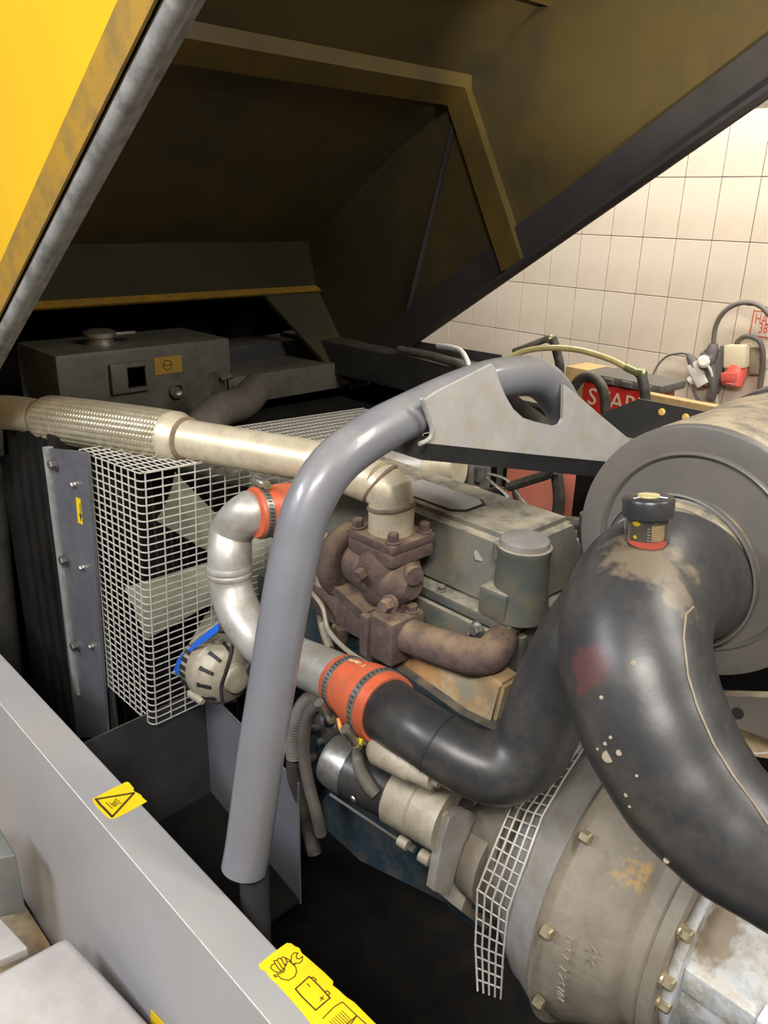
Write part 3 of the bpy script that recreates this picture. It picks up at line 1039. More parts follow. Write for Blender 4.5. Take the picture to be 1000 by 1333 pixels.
# coolant hose from the tank side
ha = thing('coolant_elbow', 'thick dark hose elbow with clamp behind the exhaust pipe', 'hose', A(290, 530, X=-1.85))
bm = B()
tube(bm, [(A(245, 600, X=-1.6), .045), (A(262, 560, X=-1.68), .045), (A(285, 535, X=-1.75), .045), (A(315, 525, X=-1.82), .045), (A(335, 505, X=-1.9), .045)], seg=20)
fin('hose', bm, 'corr', ha)
bm = B()
lathe(bm, A(283, 512, X=-1.8), (0.6, .6, 0.3), [(0, .055), (.015, .055)], 24)
tube(bm, [A(287, 494, X=-1.8), A(302, 490, X=-1.8)], 0.007, 8, smooth=False)
fin('clamp', bm, 'cable', ha)

# left dark ducting
bm = B()
tube(bm, [(A(-30, 560, Y=.62), .06), (A(-22, 700, Y=.62), .07), (A(-2, 900, Y=.62), .075)], seg=24)
tag(fin('side_duct', bm, 'tank'), 'dim grey vertical duct at the left picture edge', 'duct')
bm = B()
for i in range(5):
    x = -1.86 + i * 0.06
    box(bm, x, x + 0.035, 0.60, 0.64, 0.3, 1.2, 0.006)
tag(fin('side_lining', bm, 'black'), 'dark ribbed lining between duct and radiator frame', 'lining')

# ------------------------------------------------------------------ fan guard
YG = 0.60
TL = A(183, 617, Y=YG); BL = A(199, 945, Y=YG)
LT = A(103, 587, Y=YG); LB = A(131, 900, Y=YG)
LB = LT + (LB - LT) * ((LT.z - BL.z) / (LT.z - LB.z))
TR = A(560, 548, X=-1.32)
BR = TR + (BL - TL)
gd = thing('fan_guard', 'galvanised wire mesh guard box around the cooling fan', 'fan guard', BL)
nH = int((TL.z - BL.z) / 0.0152)
hdir = (TR - TL).normalized()
ldir = (LT - TL).normalized()
bm = B()
for i in range(nH + 1):
    f = i / nH
    c0 = TL.lerp(BL, f)
    l0 = LT.lerp(LB, f)
    r0 = TR.lerp(BR, f)
    e = 0.010
    pl = [l0, c0 + (l0 - c0).normalized() * e, c0 + ((l0 - c0).normalized() + (r0 - c0).normalized()) * e * 0.35, c0 + (r0 - c0).normalized() * e, r0]
    tube(bm, pl, 0.0013, 5, smooth=False, caps=False)
nv = int((TR - TL).length / 0.034)
for i in range(nv + 1):
    a = TL.lerp(TR, i / nv)
    b = BL.lerp(BR, i / nv)
    o_ = V((0.0018, 0, 0))
    tube(bm, [a + o_ + hdir * .008, b + o_ + hdir * .008], 0.0014, 5, smooth=False, caps=False)
nl = 9
for i in range(nl + 1):
    f = 0.07 + 0.93 * i / nl
    a = TL.lerp(LT, f)
    b = BL.lerp(LB, f)
    o_ = V((0, -0.0018, 0))
    tube(bm, [a + o_, b + o_], 0.0014, 5, smooth=False, caps=False)
o = fin('side_mesh', bm, 'wire', gd)
o['kind'] = 'stuff'
bm = B()
TB = TR + (LT - TL)
n1 = int((TR - TL).length / 0.0122)
for i in range(n1 + 1):
    tube(bm, [TL.lerp(TR, i / n1), LT.lerp(TB, i / n1)], 0.0012, 4, smooth=False, caps=False)
for i in range(9):
    tube(bm, [TL.lerp(LT, i / 8) + V((0, 0, .002)), TR.lerp(TB, i / 8) + V((0, 0, .002))], 0.0013, 4, smooth=False, caps=False)
o = fin('top_mesh', bm, 'wire', gd)
o['kind'] = 'stuff'

# ------------------------------------------------------------------ fan
fc = A(335, 738, X=-1.36)
fan = thing('cooling_fan', 'pale green plastic cooling fan behind the wire guard', 'fan', fc)
bm = B()
lathe(bm, fc, (1, 0, 0), [(-0.03, .07), (0.02, .075), (0.03, .05)], 32)
fin('hub', bm, 'fan', fan)
for kk in range(7):
    a0 = math.radians(180 + 5 + kk * 360 / 7)
    rd = V((0, math.cos(a0), math.sin(a0)))
    tg = V((0, -math.sin(a0), math.cos(a0)))
    bm = B()
    rows = []
    for i in range(7):
        r = 0.07 + (0.29 - 0.07) * i / 6
        wv = 0.040 + 0.018 * i / 6
        tw_ = math.radians(35 - 10 * i / 6)
        row = []
        for j in range(5):
            s = (j / 4 - 0.5) * 2 * wv
            row.append(fc + rd * r + tg * (s * math.cos(tw_)) + V((1, 0, 0)) * (s * math.sin(tw_) - 0.02 + 0.012 * (1 - (j / 2 - 1) ** 2)))
        rows.append([bm.verts.new(p) for p in row])
    for a, b in zip(rows, rows[1:]):
        for j in range(4):
            bm.faces.new((a[j], a[j + 1], b[j + 1], b[j]))
    bmesh.ops.solidify(bm, geom=list(bm.faces), thickness=0.003)
    fin('blade', bm, 'fan', fan)

# ------------------------------------------------------------------ exhaust
ex = thing('exhaust_pipe', 'pale steel exhaust pipe with braided flexible section', 'exhaust pipe', A(330, 590, Y=.78))
e0 = A(-120, 527, Y=.56); e1 = A(62, 545, Y=.635); e2 = A(250, 573, Y=.735); e3 = A(405, 600, Y=.83)
dirp = (e2 - e1).normalized()
bm = B()
tube(bm, [e0, A(-40, 534, Y=.585), A(20, 538, Y=.615), e1 - dirp * .01], 0.0385, 28)
fin('pipe', bm, 'exhaust', ex)
bm = B()
lathe(bm, e1 - dirp * .014, dirp, [(0, .0405), (.012, .047), (.024, .0485)], 32)
fin('collar', bm, 'exhaust', ex)
L_ = (e2 - e1).length - 0.055
bm = B()
a, u, v = frame(dirp)
NR, NB = 26, int(L_ / .0088)
NA, NLs = NR * 7, NB * 8
rings_ = []
for i in range(NLs + 1):
    f = i / NLs
    ring = []
    for k in range(NA):
        s_ = k / 7
        j_ = int(s_)
        fs_ = s_ - j_
        t_ = f * NB + .5 * (j_ % 2) + .55 * (fs_ - .5)
        h_ = math.sin(PI * fs_) ** .7 * abs(math.sin(PI * t_)) ** .6
        rr = .0478 + .0022 * math.sin(PI * min(1, max(0, f * 1.0))) ** .4 + .0022 * h_
        an = 2 * PI * k / NA
        ring.append(bm.verts.new(e1 + dirp * (.008 + L_ * f) + (u * math.cos(an) + v * math.sin(an)) * rr))
    rings_.append(ring)
for p_, q_ in zip(rings_, rings_[1:]):
    for i in range(NA):
        bm.faces.new((p_[i], p_[(i + 1) % NA], q_[(i + 1) % NA], q_[i]))
br_ = fin('braided_sleeve', bm, 'braid', ex)
c1_ = e1 + dirp * (.008 + L_)
bm = B()
lathe(bm, c1_ - dirp * .004, dirp, [(0, .0500), (.012, .0500), (.026, .044), (.036, .0405)], 32)
fin('collar', bm, 'exhaust', ex)
bm = B()
tube(bm, [c1_ + dirp * .02, e2.lerp(e3, .4), e3, A(468, 612, Y=.865)], 0.0375, 28)
fin('pipe', bm, 'exhaust', ex)
for cc, rr in ((c1_ + dirp * .034, .0405), (e1 - dirp * .016, .0405)):
    bm = B()
    lathe(bm, cc, dirp, [(-.004, rr - .002), (-.002, rr + .0015), (.002, rr + .0015), (.004, rr - .002)], 32)
    fin('weld', bm, 'weld', ex)
# mitred elbow down to the turbine
m0 = A(462, 618, Y=.855); m1 = A(508, 634, Y=.86); m1b = V((A(510, 655, Y=.86).x, .86, A(510, 658, Y=.86).z)); m2 = V((m1b.x, .86, 1.150))
bm = B()
tube(bm, [A(440, 604, Y=.845), m0, m0.lerp(m1, .75)], 0.0375, 28, smooth=False)
fin('elbow_segment', bm, 'exhaust', ex)
bm = B()
tube(bm, [m0.lerp(m1, .7), m1.lerp(m1b, .35), m1b], 0.038, 28, smooth=False)
fin('elbow_segment', bm, 'exhaust', ex)
bm = B()
tube(bm, [m1b - V((0, 0, -.002)), m2], 0.0378, 28, smooth=False)
fin('elbow_segment', bm, 'exhaust', ex)
for cc, ax, rr in ((m0.lerp(m1, .72), V((.8, .3, -.62)), .0385), (m1b, V((.15, 0.05, -1)), .0388)):
    bm = B()
    lathe(bm, cc, ax, [(-.004, rr - .001), (-.0015, rr + .002), (.0015, rr + .002), (.004, rr - .001)], 28)
    fin('weld', bm, 'weld', ex)

# duct running behind it
bm = B()
tube(bm, [(A(240, 590, X=-1.52), .046), (A(320, 607, X=-1.42), .046), (A(420, 612, Y=1.10), .044), (A(500, 608, Y=1.14), .042), (A(560, 607, Y=1.18), .040)], seg=28)
du = tag(fin('air_duct', bm, 'pipe'), 'wide dull silver duct running behind the exhaust pipe', 'duct')
bm = B()
tube(bm, [(A(560, 607, Y=1.18), .0415), (A(598, 606, Y=1.20), .0415)], seg=28, smooth=False)
fin('end_sleeve', bm, 'exhaust', du)

# ------------------------------------------------------------------ turbocharger + manifold (rusty)
cx, cy = m2.x, .86
tb_ = thing('turbocharger', 'rusty cast iron turbine housing under the exhaust elbow', 'turbocharger', (cx, cy, 1.0))
zf = 1.152
bm = B()
box(bm, cx - .056, cx + .056, cy - .050, cy + .050, zf - .016, zf, .006)
fin('outlet_flange', bm, 'rust', tb_)
bm = B()
box(bm, cx - .054, cx + .054, cy - .048, cy + .048, zf - .040, zf - .0165, .006)
fin('lower_flange', bm, 'rust', tb_)
for dx, dy in ((-.042, -.036), (.042, -.036), (.042, .036), (-.042, .036)):
    put_bolt(tb_, (cx + dx, cy + dy, zf), (0, 0, 1), .0095, .014, 'rust')
# turbine body
bm = B()
tube(bm, [(V((cx, cy, zf - .035)), .049), (V((cx + .004, cy - .006, zf - .065)), .053), (V((cx + .006, cy - .006, zf - .10)), .047), (V((cx + .01, cy, zf - .125)), .030)], seg=24)
fin('housing', bm, 'rust', tb_)
bm = B()
lathe(bm, V((cx - .005, cy - .01, zf - .078)), (-1, -.05, 0), [(-.07, .022), (-.05, .043), (0, .048), (.03, .042), (.07, .034), (.10, .033)], 30)
fin('turbine_barrel', bm, 'rust', tb_)
# volute scroll ring at left
vc = V((cx - .092, cy - .006, zf - .078))
bm = B()
pp = []
for i in range(15):
    an = math.radians(80 + i * 22.5)
    pp.append((vc + V((0.0, math.cos(an), math.sin(an))) * (.048 + .0006 * i), .0185 + .0008 * i))
tube(bm, pp, seg=16, n=3)
lathe(bm, vc, (1, 0, 0), [(-.016, .045), (.016, .045)], 24)
fin('volute', bm, 'rust', tb_)
bm = textmesh('0988E III', 0.016, 0.0015, 1.3)
for q in bm.verts:
    an = math.radians(150) + q.co.x / .050
    rr = .047 + q.co.y
    q.co = vc + V((.0175 + q.co.z + .001, math.cos(an) * rr, math.sin(an) * rr))
fin('cast_lettering', bm, 'rust', tb_)
put_bolt(tb_, A(474, 745, Y=cy - .056), (0.3, -1, 0), .011, .018, 'rust')
lug = B()
lathe(lug, (cx + .062, cy - .01, zf - .055), (1, -.3, 0), [(-.03, .016), (.01, .016)], 16)
fin('lug', lug, 'rust', tb_)
bm = B()
prism(bm, [V((cx + .01, cy - .02, zf - .12)), V((cx + .05, cy - .02, zf - .06)), V((cx + .058, cy - .02, zf - .07)), V((cx + .045, cy - .02, zf - .19))], (0, .008, 0))
fin('web', bm, 'rust', tb_, smooth=False)

mf = thing('exhaust_manifold', 'rusty exhaust manifold bolted below the turbocharger', 'manifold', (cx, .84, .95))
# body: runs along X
mz1, mz0 = zf - .128, zf - .205
xm0 = A(415, 780, Y=.83).x
xm1 = cx + .008
bm = B()
box(bm, xm0, xm1 - .001, .805, .875, mz0 + .01, mz1 - .004, .014)
fin('log', bm, 'rust', mf)
bm = B()
prism(bm, [V((cx - .085, .80, mz1 + .02)), V((cx + .004, .80, mz1 - .004)), V((cx + .004, .80, mz1 - .018)), V((cx - .085, .80, mz1 + .002))], (0, .07, 0))
fin('turbine_foot', bm, 'rust', mf, smooth=False)
bm = B()
box(bm, xm1, cx + .070, .800, .880, mz0 - .004, mz1, .010)
fin('end_flange', bm, 'rust', mf)
bm = B()
box(bm, xm1 - .010, xm1 + .012, .792, .810, mz0 - .035, mz1 - .003, .008)
fin('rib', bm, 'rust', mf)
for px in (0.0, ):
    pass
bm = B()
lathe(bm, (xm1 - .075, .81, mz0 + .015), (0, 0, -1), [(0, .016), (.028, .013), (.034, .006)], 16)
fin('stub', bm, 'rust', mf)
put_bolt(mf, A(508, 786, Y=.785), (.3, -1, .2), .011, .02, 'rust')
put_bolt(mf, (cx + .018, .825, mz1), (0, 0, 1), .008, .008, 'rust')
put_bolt(mf, (cx + .055, .86, mz1), (0, 0, 1), .010, .010, 'rust')
bm = B()
q_ = [(V((cx + .055, .84, (mz0 + mz1) / 2 + .002)), .029), (A(590, 848, Y=.845), .0295), (A(618, 855, Y=.85), .0295), (A(638, 852, Y=.865), .029), (A(650, 838, Y=.89), .027), (A(655, 830, Y=.93), .026)]
tube(bm, q_, seg=24)
fin('outlet_runner', bm, 'rust', mf)

# ------------------------------------------------------------------ engine block, head, rocker cover
en = thing('engine', 'grey green diesel engine with dusty rocker cover', 'engine', (-1.0, 1.05, .5))
xe = -0.643
zc = 1.165
bm = B()
# rocker cover: tapered box
lo = [V((-1.18, .925, 1.045)), V((xe - .012, .925, 1.045)), V((xe - .012, 1.15, 1.045)), V((-1.18, 1.15, 1.045))]
hi = [V((-1.18, .95, zc)), V((xe - .04, .95, zc)), V((xe - .04, 1.12, zc)), V((-1.18, 1.12, zc))]
a = [bm.verts.new(p) for p in lo]; b = [bm.verts.new(p) for p in hi]
bm.faces.new(a[::-1]); bm.faces.new(b)
for i in range(4):
    bm.faces.new((a[i], a[(i + 1) % 4], b[(i + 1) % 4], b[i]))
bmesh.ops.bevel(bm, geom=list(bm.edges), offset=.012, segments=3, affect='EDGES')
rc = fin('rocker_cover', bm, 'engine', en)
bm = B()
box(bm, -1.19, xe, .905, 1.17, 1.030, 1.048, .004)
fin('cover_flange', bm, 'engine', en)
bm = B()
q = [A(572, 672, Z=zc), A(607, 668, Z=zc), A(623, 684, Z=zc), A(597, 694, Z=zc)]
q = [V((-.99, .975, zc)), V((-.84, .975, zc)), V((-.82, .995, zc)), V((-.82, 1.045, zc)), V((-.84, 1.06, zc)), V((-.99, 1.06, zc))]
prism(bm, q, (0, 0, .0015))
o = fin('cover_gasket', bm, 'slot', rc, smooth=False)
bm = B()
q = [V((p.x + (.004 if p.x < -.9 else -.004), p.y + (.004 if p.y < 1.0 else -.004), zc + .0015)) for p in q]
prism(bm, q, (0, 0, .0015))
fin('cover_plate', bm, 'plate', rc, smooth=False)
bc = A(683, 712, Z=zc)
bm = B()
lathe(bm, (bc.x, bc.y, 1.05), (0, 0, 1), [(0, .048), (.05, .043), (.105, .041), (.11, .043), (.118, .043), (.12, .038)], 36)
fin('breather_housing', bm, 'engine', en)
bm = B()
lathe(bm, (bc.x, bc.y, 1.17), (0, 0, 1), [(0, .039), (.008, .038), (.011, .034), (.012, .01)], 36)
fin('breather_cap', bm, 'bellgrey', en)
bm = B()
box(bm, bc.x - .045, bc.x + .01, bc.y - .05, bc.y + .03, 1.05, 1.10, .008)
fin('boss', bm, 'engine', en)
for px, py in ((655, 800), (735, 765), ):
    p = A(px, py, Z=1.048)
    bm = B()
    lathe(bm, p, (0, 0, 1), [(-.005, .010), (.012, .009), (.016, .005)], 14)
    fin('bolt_boss', bm, 'engine', en)
for px, py in ((630, 723), ):
    put_bolt(en, A(px, py, Z=1.12) + V((0, 0, 0)), (0.2, -1, .5), .014, .012, 'engine')
bm = B()
p = A(650, 710, Z=zc - .002)
lathe(bm, p, (0, 0, 1), [(-.02, .010), (.004, .009), (.007, .006)], 12)
fin('bolt_boss', bm, 'engine', en)
for xx in (-.70, -.80, -.90):
    put_bolt(en, (xx, .917, 1.048), (0, 0, 1), .007, .008, 'engine')
bm = B()
box(bm, -1.19, xe + .002, .903, 1.172, 1.0285, 1.0305)
fin('gasket', bm, 'slot', en, smooth=False)
# head
bm = B()
box(bm, -1.25, xe, .895, 1.18, .925, 1.029, .006)
fin('cylinder_head', bm, 'engine', en)
put_bolt(en, A(622, 818, Y=.893), (0, -1, 0), .0095, .010, 'steel')
put_bolt(en, A(612, 824, Y=.893), (0, -1, 0), .0035, .004, 'weld')
put_bolt(en, A(643, 884, Y=.893), (.2, -1, 0.3), .013, .014, 'engine', name='core_plug')
bm = B()
for i in range(3):
    box(bm, xe - .001, xe + .006, .93 + i * .07, .945 + i * .07, .80, 1.02, .002)
fin('rib', bm, 'engine', en)
# block side with heat scorched cover
bm = B()
box(bm, -1.28, xe + .01, .87, 1.2, .45, .924, .01)
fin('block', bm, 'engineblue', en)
bm = B()
yc = .848
q = [A(418, 770, Y=yc), A(470, 800, Y=yc), A(560, 838, Y=yc), A(618, 872, Y=yc), A(655, 893, Y=yc), A(641, 947, Y=yc), A(600, 930, Y=yc), A(548, 892, Y=yc), A(505, 862, Y=yc), A(440, 818, Y=yc)]
prism(bm, q, (0, .05, 0))
bmesh.ops.bevel(bm, geom=list(bm.edges), offset=.006, segments=2, affect='EDGES')
fin('side_casting', bm, 'cream', en)
stain('cream', A(545, 872, Y=yc) - V(en['o']), (.075, .05, .035), (.42, .20, .07), .75, .4, 60)
stain('cream', A(608, 895, Y=yc) - V(en['o']), (.020, .05, .030), (.25, .26, .20), .7, .4, 60)
bm = B()
q = [A(440, 818, Y=.83), A(505, 862, Y=.83), A(600, 930, Y=.83), A(641, 950, Y=.83), A(600, 1010, Y=.83), A(470, 960, Y=.83), A(410, 880, Y=.83)]
prism(bm, q, (0, .04, 0))
fin('lower_casting', bm, 'engineblue', en)
# small lines at the left of the manifold
bm = B()
tube(bm, [A(405, 770, Y=.80), A(420, 790, Y=.79), A(428, 820, Y=.78), A(450, 845, Y=.76), A(490, 872, Y=.75), A(530, 895, Y=.75)], .0042, 8)
tag(fin('coolant_line', bm, 'alu'), 'thin cream pipe running down behind the orange coupler', 'pipe')
bm = B()
tube(bm, [(A(419, 750, Y=.82), .012), (A(420, 790, Y=.82), .012), (A(420, 812, Y=.82), .009), (A(430, 845, Y=.80), .009)], seg=10)
tag(fin('turbo_drain', bm, 'alu'), 'cream oil drain tube left of the rusty manifold', 'pipe')

# injection clutter beyond the rocker cover
fp = thing('fuel_filter_head', 'dusty grey fuel filter head with bolt and lines behind rocker cover', 'filter head', (-1.05, 1.3, 1.1))
YC = 1.32
pc = A(615, 620, Y=YC)
bm = B()
box(bm, pc.x - .06, pc.x + .015, YC - .03, YC + .05, pc.z - .09, pc.z + .035, .008)
fin('body', bm, 'corr', fp)
bm = B()
box(bm, pc.x - .045, pc.x - .005, YC - .045, YC - .028, pc.z - .02, pc.z + .05, .004)
fin('plate', bm, 'bellgrey', fp)
bm = B()
tube(bm, [A(614, 645, Y=YC - .04), A(640, 683, Y=YC - .06)], .010, 12, smooth=False)
lathe(bm, A(616, 645, Y=YC - .05), (1, -.6, .6), [(-.015, .02), (.012, .02), (.016, .012)], 8)
fin('bolt', bm, 'alu', fp)
bm = B()
lathe(bm, A(625, 614, Y=YC), (0, 0, 1), [(-.02, .014), (.012, .014)], 10)
fin('cap', bm, 'darkbolt', fp)
inj = [([(635, 616), (655, 622), (668, 632), (680, 650), (700, 672)], .003, 'steel'),
       ([(633, 622), (645, 632), (655, 640), (662, 648)], .0035, 'steel'),
       ([(632, 640), (645, 638), (655, 637)], .007, 'cable'),
       ([(650, 640), (662, 645), (668, 660), (655, 668), (620, 668), (560, 672)], .0028, 'steel'),
       ([(662, 634), (690, 625), (712, 618), (722, 612)], .010, 'cable'),
       ([(722, 600), (726, 625), (728, 650), (726, 670)], .0125, 'cable'),
       ([(728, 660), (730, 690), (726, 715)], .006, 'cable'),
       ([(655, 690), (680, 682), (695, 672), (702, 665)], .006, 'cable'),
       ([(702, 665), (706, 690), (700, 700), (695, 705)], .0055, 'steel'),
       ([(700, 675), (720, 678), (745, 680), (760, 682)], .0125, 'cable'),
       ([(640, 660), (650, 672), (660, 690), (650, 700)], .014, 'cable'),
       ([(668, 632), (672, 655), (668, 690)], .006, 'cable')]
for n_, (l, r, m_) in enumerate(inj):
    bm = B()
    yb = 1.28 + .02 * (n_ % 4)
    tube(bm, [A(*q, Y=yb) for q in l], r, 8)
    nmz = 'injector_pipe' if m_ == 'steel' else 'rubber_hose'
    o = fin(nmz, bm, m_)
    lab = ['thin bright pipe bending down across the red panel', 'short bright pipe leaving the filter head', 'short black hose stub right of the filter head', 'thin pipe curling back over the rocker cover',
           'black hose crossing in front of the red panel', 'black upright hose hanging under the bar', 'thin dark hose hanging down before the red panel', 'dark hose lying just above the rocker cover',
           'bent bright pipe end above the white paper', 'thick black hose reaching right to the filter housing', 'fat dark hose nestled behind rocker cover', 'slim black hose left of the red panel'][n_]
    tag(o, lab, 'pipe' if m_ == 'steel' else 'hose')
# dark machinery mass behind
bm = B()
box(bm, -1.25, -.72, 1.24, 1.40, .70, .98, .03)
lathe(bm, (-.98, 1.3, 1.0), (1, 0, 0), [(-.1, .03), (-.1, .05), (.14, .05), (.14, .03)], 20)
tag(fin('injection_pump', bm, 'cable'), 'dark injection pump body behind the engine', 'pump')
vp = thing('vacuum_valve', 'dark bellied fitting between rocker cover and black filter housing', 'fitting', A(745, 720, Y=1.2))
bm = B()
lathe(bm, A(748, 735, Y=1.16), (0, 0, 1), [(-.06, .03), (-.01, .042), (.03, .036), (.06, .02)], 24)
fin('body', bm, 'engineblue', vp)
bm = B()
lathe(bm, A(766, 690, Y=1.16), (0, 0, 1), [(-.03, .018), (.03, .018)], 14)
fin('neck', bm, 'darkbolt', vp)

# ------------------------------------------------------------------ silver charge pipe + couplers
YP = .665
cpipe = thing('charge_air_pipe', 'curved dull silver pipe with a welded bead left of the bar', 'pipe', A(300, 760, Y=YP))
bm = B()
P1 = [(A(365, 663, Y=.75), .037), (A(345, 664, Y=.725), .037), (A(322, 670, Y=.70), .037), (A(302, 692, Y=.69), .037), (A(299, 725, Y=.675), .037), (A(301, 765, Y=.67), .037), (A(316, 805, Y=YP), .037), (A(345, 840, Y=YP), .037), (A(387, 860, Y=YP), .037), (A(425, 876, Y=YP), .037), (A(452, 890, Y=YP), .037)]
tube(bm, P1, seg=28)
fin('pipe', bm, 'pipe', cpipe)
bm = B()
lathe(bm, A(299, 742, Y=.672), (.04, 0, -1), [(-.012, .0372), (-.007, .0392), (-.002, .0392), (0, .0378), (.002, .0392), (.007, .0392), (.011, .0372)], 32)
fin('bead', bm, 'pipe', cpipe)


def clamp(parent, c, ax, r, scr_dir, wd_=.012):
    a = V(ax).normalized()
    bm = B()
    lathe(bm, V(c) - a * wd_ / 2, a, [(0, r), (0, r + .0014), (wd_, r + .0014), (wd_, r)], 40, caps=False)
    cl = fin('band', bm, 'steel', parent)
    # screw slots
    a, u, v = frame(a)
    bm = B()
    for i in range(44):
        an = 2 * PI * i / 44
        n_ = u * math.cos(an) + v * math.sin(an)
        s_ = -u * math.sin(an) + v * math.cos(an)
        q = V(c) + n_ * (r + .0014)
        e1_, e2_ = a * wd_ * .28 + s_ * .0006, s_ * .0009
        prism(bm, [q - e1_ - e2_, q + e1_ - e2_, q + e1_ + e2_, q - e1_ + e2_], n_ * .0003)
    o = fin('slots', bm, 'slot', cl, smooth=False)
    o['kind'] = 'stuff'
    sd = V(scr_dir)
    sd = (sd - a * sd.dot(a)).normalized()
    tn = a.cross(sd)
    hc_ = V(c) + sd * (r + .008)
    bm = B()
    lathe(bm, hc_ - tn * .016, tn, [(0, .0075), (.030, .0075), (.032, .006)], 16)
    fin('screw_housing', bm, 'steel', cl)
    bm = B()
    lathe(bm, hc_ + tn * .015, tn, [(0, .0045), (.006, .0045), (.006, .007), (.012, .007)], 6)
    fin('screw', bm, 'bolt', cl)
    return cl


o0, o1 = A(444, 886, Y=.665), A(506, 925, Y=.655)
oa = (o1 - o0).normalized()
oc = thing('hose_coupler', 'orange silicone coupler with two clamps between silver and black pipes', 'coupler', o0)
bm = B()
LL = (o1 - o0).length
lathe(bm, o0, oa, [(-.002, .0395), (0, .0405), (LL * .2, .041), (LL * .34, .044), (LL * .5, .0485), (LL * .62, .050), (LL * .98, .050), (LL, .0485)], 40)
cp_ = fin('sleeve', bm, 'orange', oc)
toward = (CAM - o0).normalized()
sd = V((0, -1, -.55))
clamp(oc, o0 + oa * LL * .14, oa, .0412, sd)
clamp(oc, o0 + oa * LL * .80, oa, .0502, sd)
# lettering wrapped on the sleeve
bm = textmesh('01-02 REKT - 12', .0085, .0002, 1.15)
a, u, v = frame(oa)
mid = o0 + oa * LL * .26
tw2 = (CAM - mid); tw2 = (tw2 - oa * tw2.dot(oa)).normalized()
upn = oa.cross(tw2).normalized()
if upn.z < 0:
    upn = -upn
for q in bm.verts:
    ang = math.radians(38) + q.co.y / .049
    rr = .0508 if q.co.x > .030 else .0475 + q.co.x * .09
    q.co = mid + oa * q.co.x * .55 + (tw2 * math.cos(ang) + upn * math.sin(ang)) * (rr + q.co.z)
fin('lettering', bm, 'creamplas', cp_, smooth=False)

# upper coupler partly behind the bar
u0_, u1_ = A(330, 668, Y=.70), A(372, 662, Y=.76)
ua = (u1_ - u0_).normalized()
uc_ = thing('upper_coupler', 'orange silicone coupler at the top of the silver pipe, half behind bar', 'coupler', u0_)
bm = B()
lathe(bm, u0_, ua, [(0, .041), (.003, .043), (.07, .043), (.08, .041)], 36)
fin('sleeve', bm, 'orange', uc_)
clamp(uc_, u0_ + ua * .012, ua, .0432, V((-.1, -.3, 1)))

# black moulded intake hose, two branches joining at the filter
ih = thing('intake_hose', 'thick black moulded rubber hose forking from the air filter', 'hose', A(700, 900, Y=.8))
small = [(A(494, 917, Y=.657), .0455), (A(528, 940, Y=.650), .0430), (A(556, 958, Y=.648), .0415), (A(586, 978, Y=.655), .042), (A(620, 995, Y=.67), .0435), (A(657, 1000, Y=.69), .046), (D(692, 972, 1.0), .049),
         (D(714, 915, .985), .050), (D(745, 850, .965), .050), (D(780, 795, .95), .049), (D(812, 752, .945), .048), (D(850, 730, .95), .05)]
bm = B()
tube(bm, small, seg=40, n=8)
big = [(A(905, 755, Y=.90), .076), (A(890, 753, Y=.865), .0755), (D(868, 752, .89), .075), (D(842, 768, .845), .075), (D(826, 810, .81), .0745), (D(828, 870, .785), .074), (D(850, 940, .765), .071), (D(890, 1015, .745), .067), (D(945, 1077, .725), .062), (D(1015, 1125, .71), .058), (D(1100, 1175, .70), .056)]
tube(bm, big, seg=48, n=8)
# fused into one moulding
me_ = fin('hose_body', bm, 'hosedust', ih)
rm = me_.modifiers.new('Remesh', 'REMESH')
rm.mode = 'VOXEL'
rm.voxel_size = .0035
rm.use_smooth_shade = True
sm = me_.modifiers.new('Smooth', 'SMOOTH')
sm.factor = .8
sm.iterations = 14


def on_hose(path, n=6):
    sp_ = smoothpath(path, n)
    return sp_


from mathutils.bvhtree import BVHTree
bmr = B()
tube(bmr, small, seg=40, n=8)
tube(bmr, big, seg=48, n=8)
tree = BVHTree.FromBMesh(bmr)


def hit(px, py, out=.0003):
    d = ray(px, py).normalized()
    loc, nor, idx, dist = tree.ray_cast(CAM, d)
    return None if loc is None else loc - d * out


def hit_path(pts):
    out = []
    for (x0, y0), (x1, y1) in zip(pts, pts[1:]):
        for k in range(6):
            h_ = hit(x0 + (x1 - x0) * k / 6, y0 + (y1 - y0) * k / 6)
            if h_ is not None:
                out.append(h_)
    return out


bm = B()
sm_pts = hit_path([(903, 790), (893, 800), (890, 830), (896, 880), (908, 920), (930, 970), (955, 1010), (985, 1050), (1005, 1080)])
tube(bm, sm_pts, .0011, 6, n=1)
fin('mould_seam', bm, 'seam', ih)
for px, py, rr in ((792, 985, .006), (806, 980, .003), (788, 968, .002), (778, 975, .0015), (795, 960, .0018), (825, 863, .003), (708, 801, .0015), (783, 908, .002), (829, 1010, .0015), (815, 1035, .002), (820, 1050, .0015), (868, 1120, .003)):
    h_ = hit(px, py)
    if h_ is not None:
        bm = B()
        lathe(bm, h_, CAM - h_, [(-.001, rr), (.0004, rr * .9), (.0006, rr * .3)], 12)
        fin('scuff', bm, 'seam', ih)
off_h = V(ih['o'])
h_ = hit(765, 872)
stain('hosedust', h_ - off_h, (.024, .024, .030), (.15, .045, .04), .42, .4, 60)
h_ = hit(848, 728)
stain('hosedust', h_ - off_h, (.055, .04, .030), (.155, .125, .085), .85, .5, 70)
h_ = hit(885, 780)
stain('hosedust', h_ - off_h, (.018, .02, .05), (.155, .125, .085), .7, .5, 70)
bm = B()
hs_path = smoothpath(small, 8)
pj = hs_path[20]
tt = (hs_path[21][0] - hs_path[19][0]).normalized()
lathe(bm, pj[0], tt, [(-.002, pj[1] - .001), (-.0005, pj[1] + .0006), (.0005, pj[1] + .0006), (.002, pj[1] - .001)], 40)
fin('joint_ring', bm, 'rubber', ih)

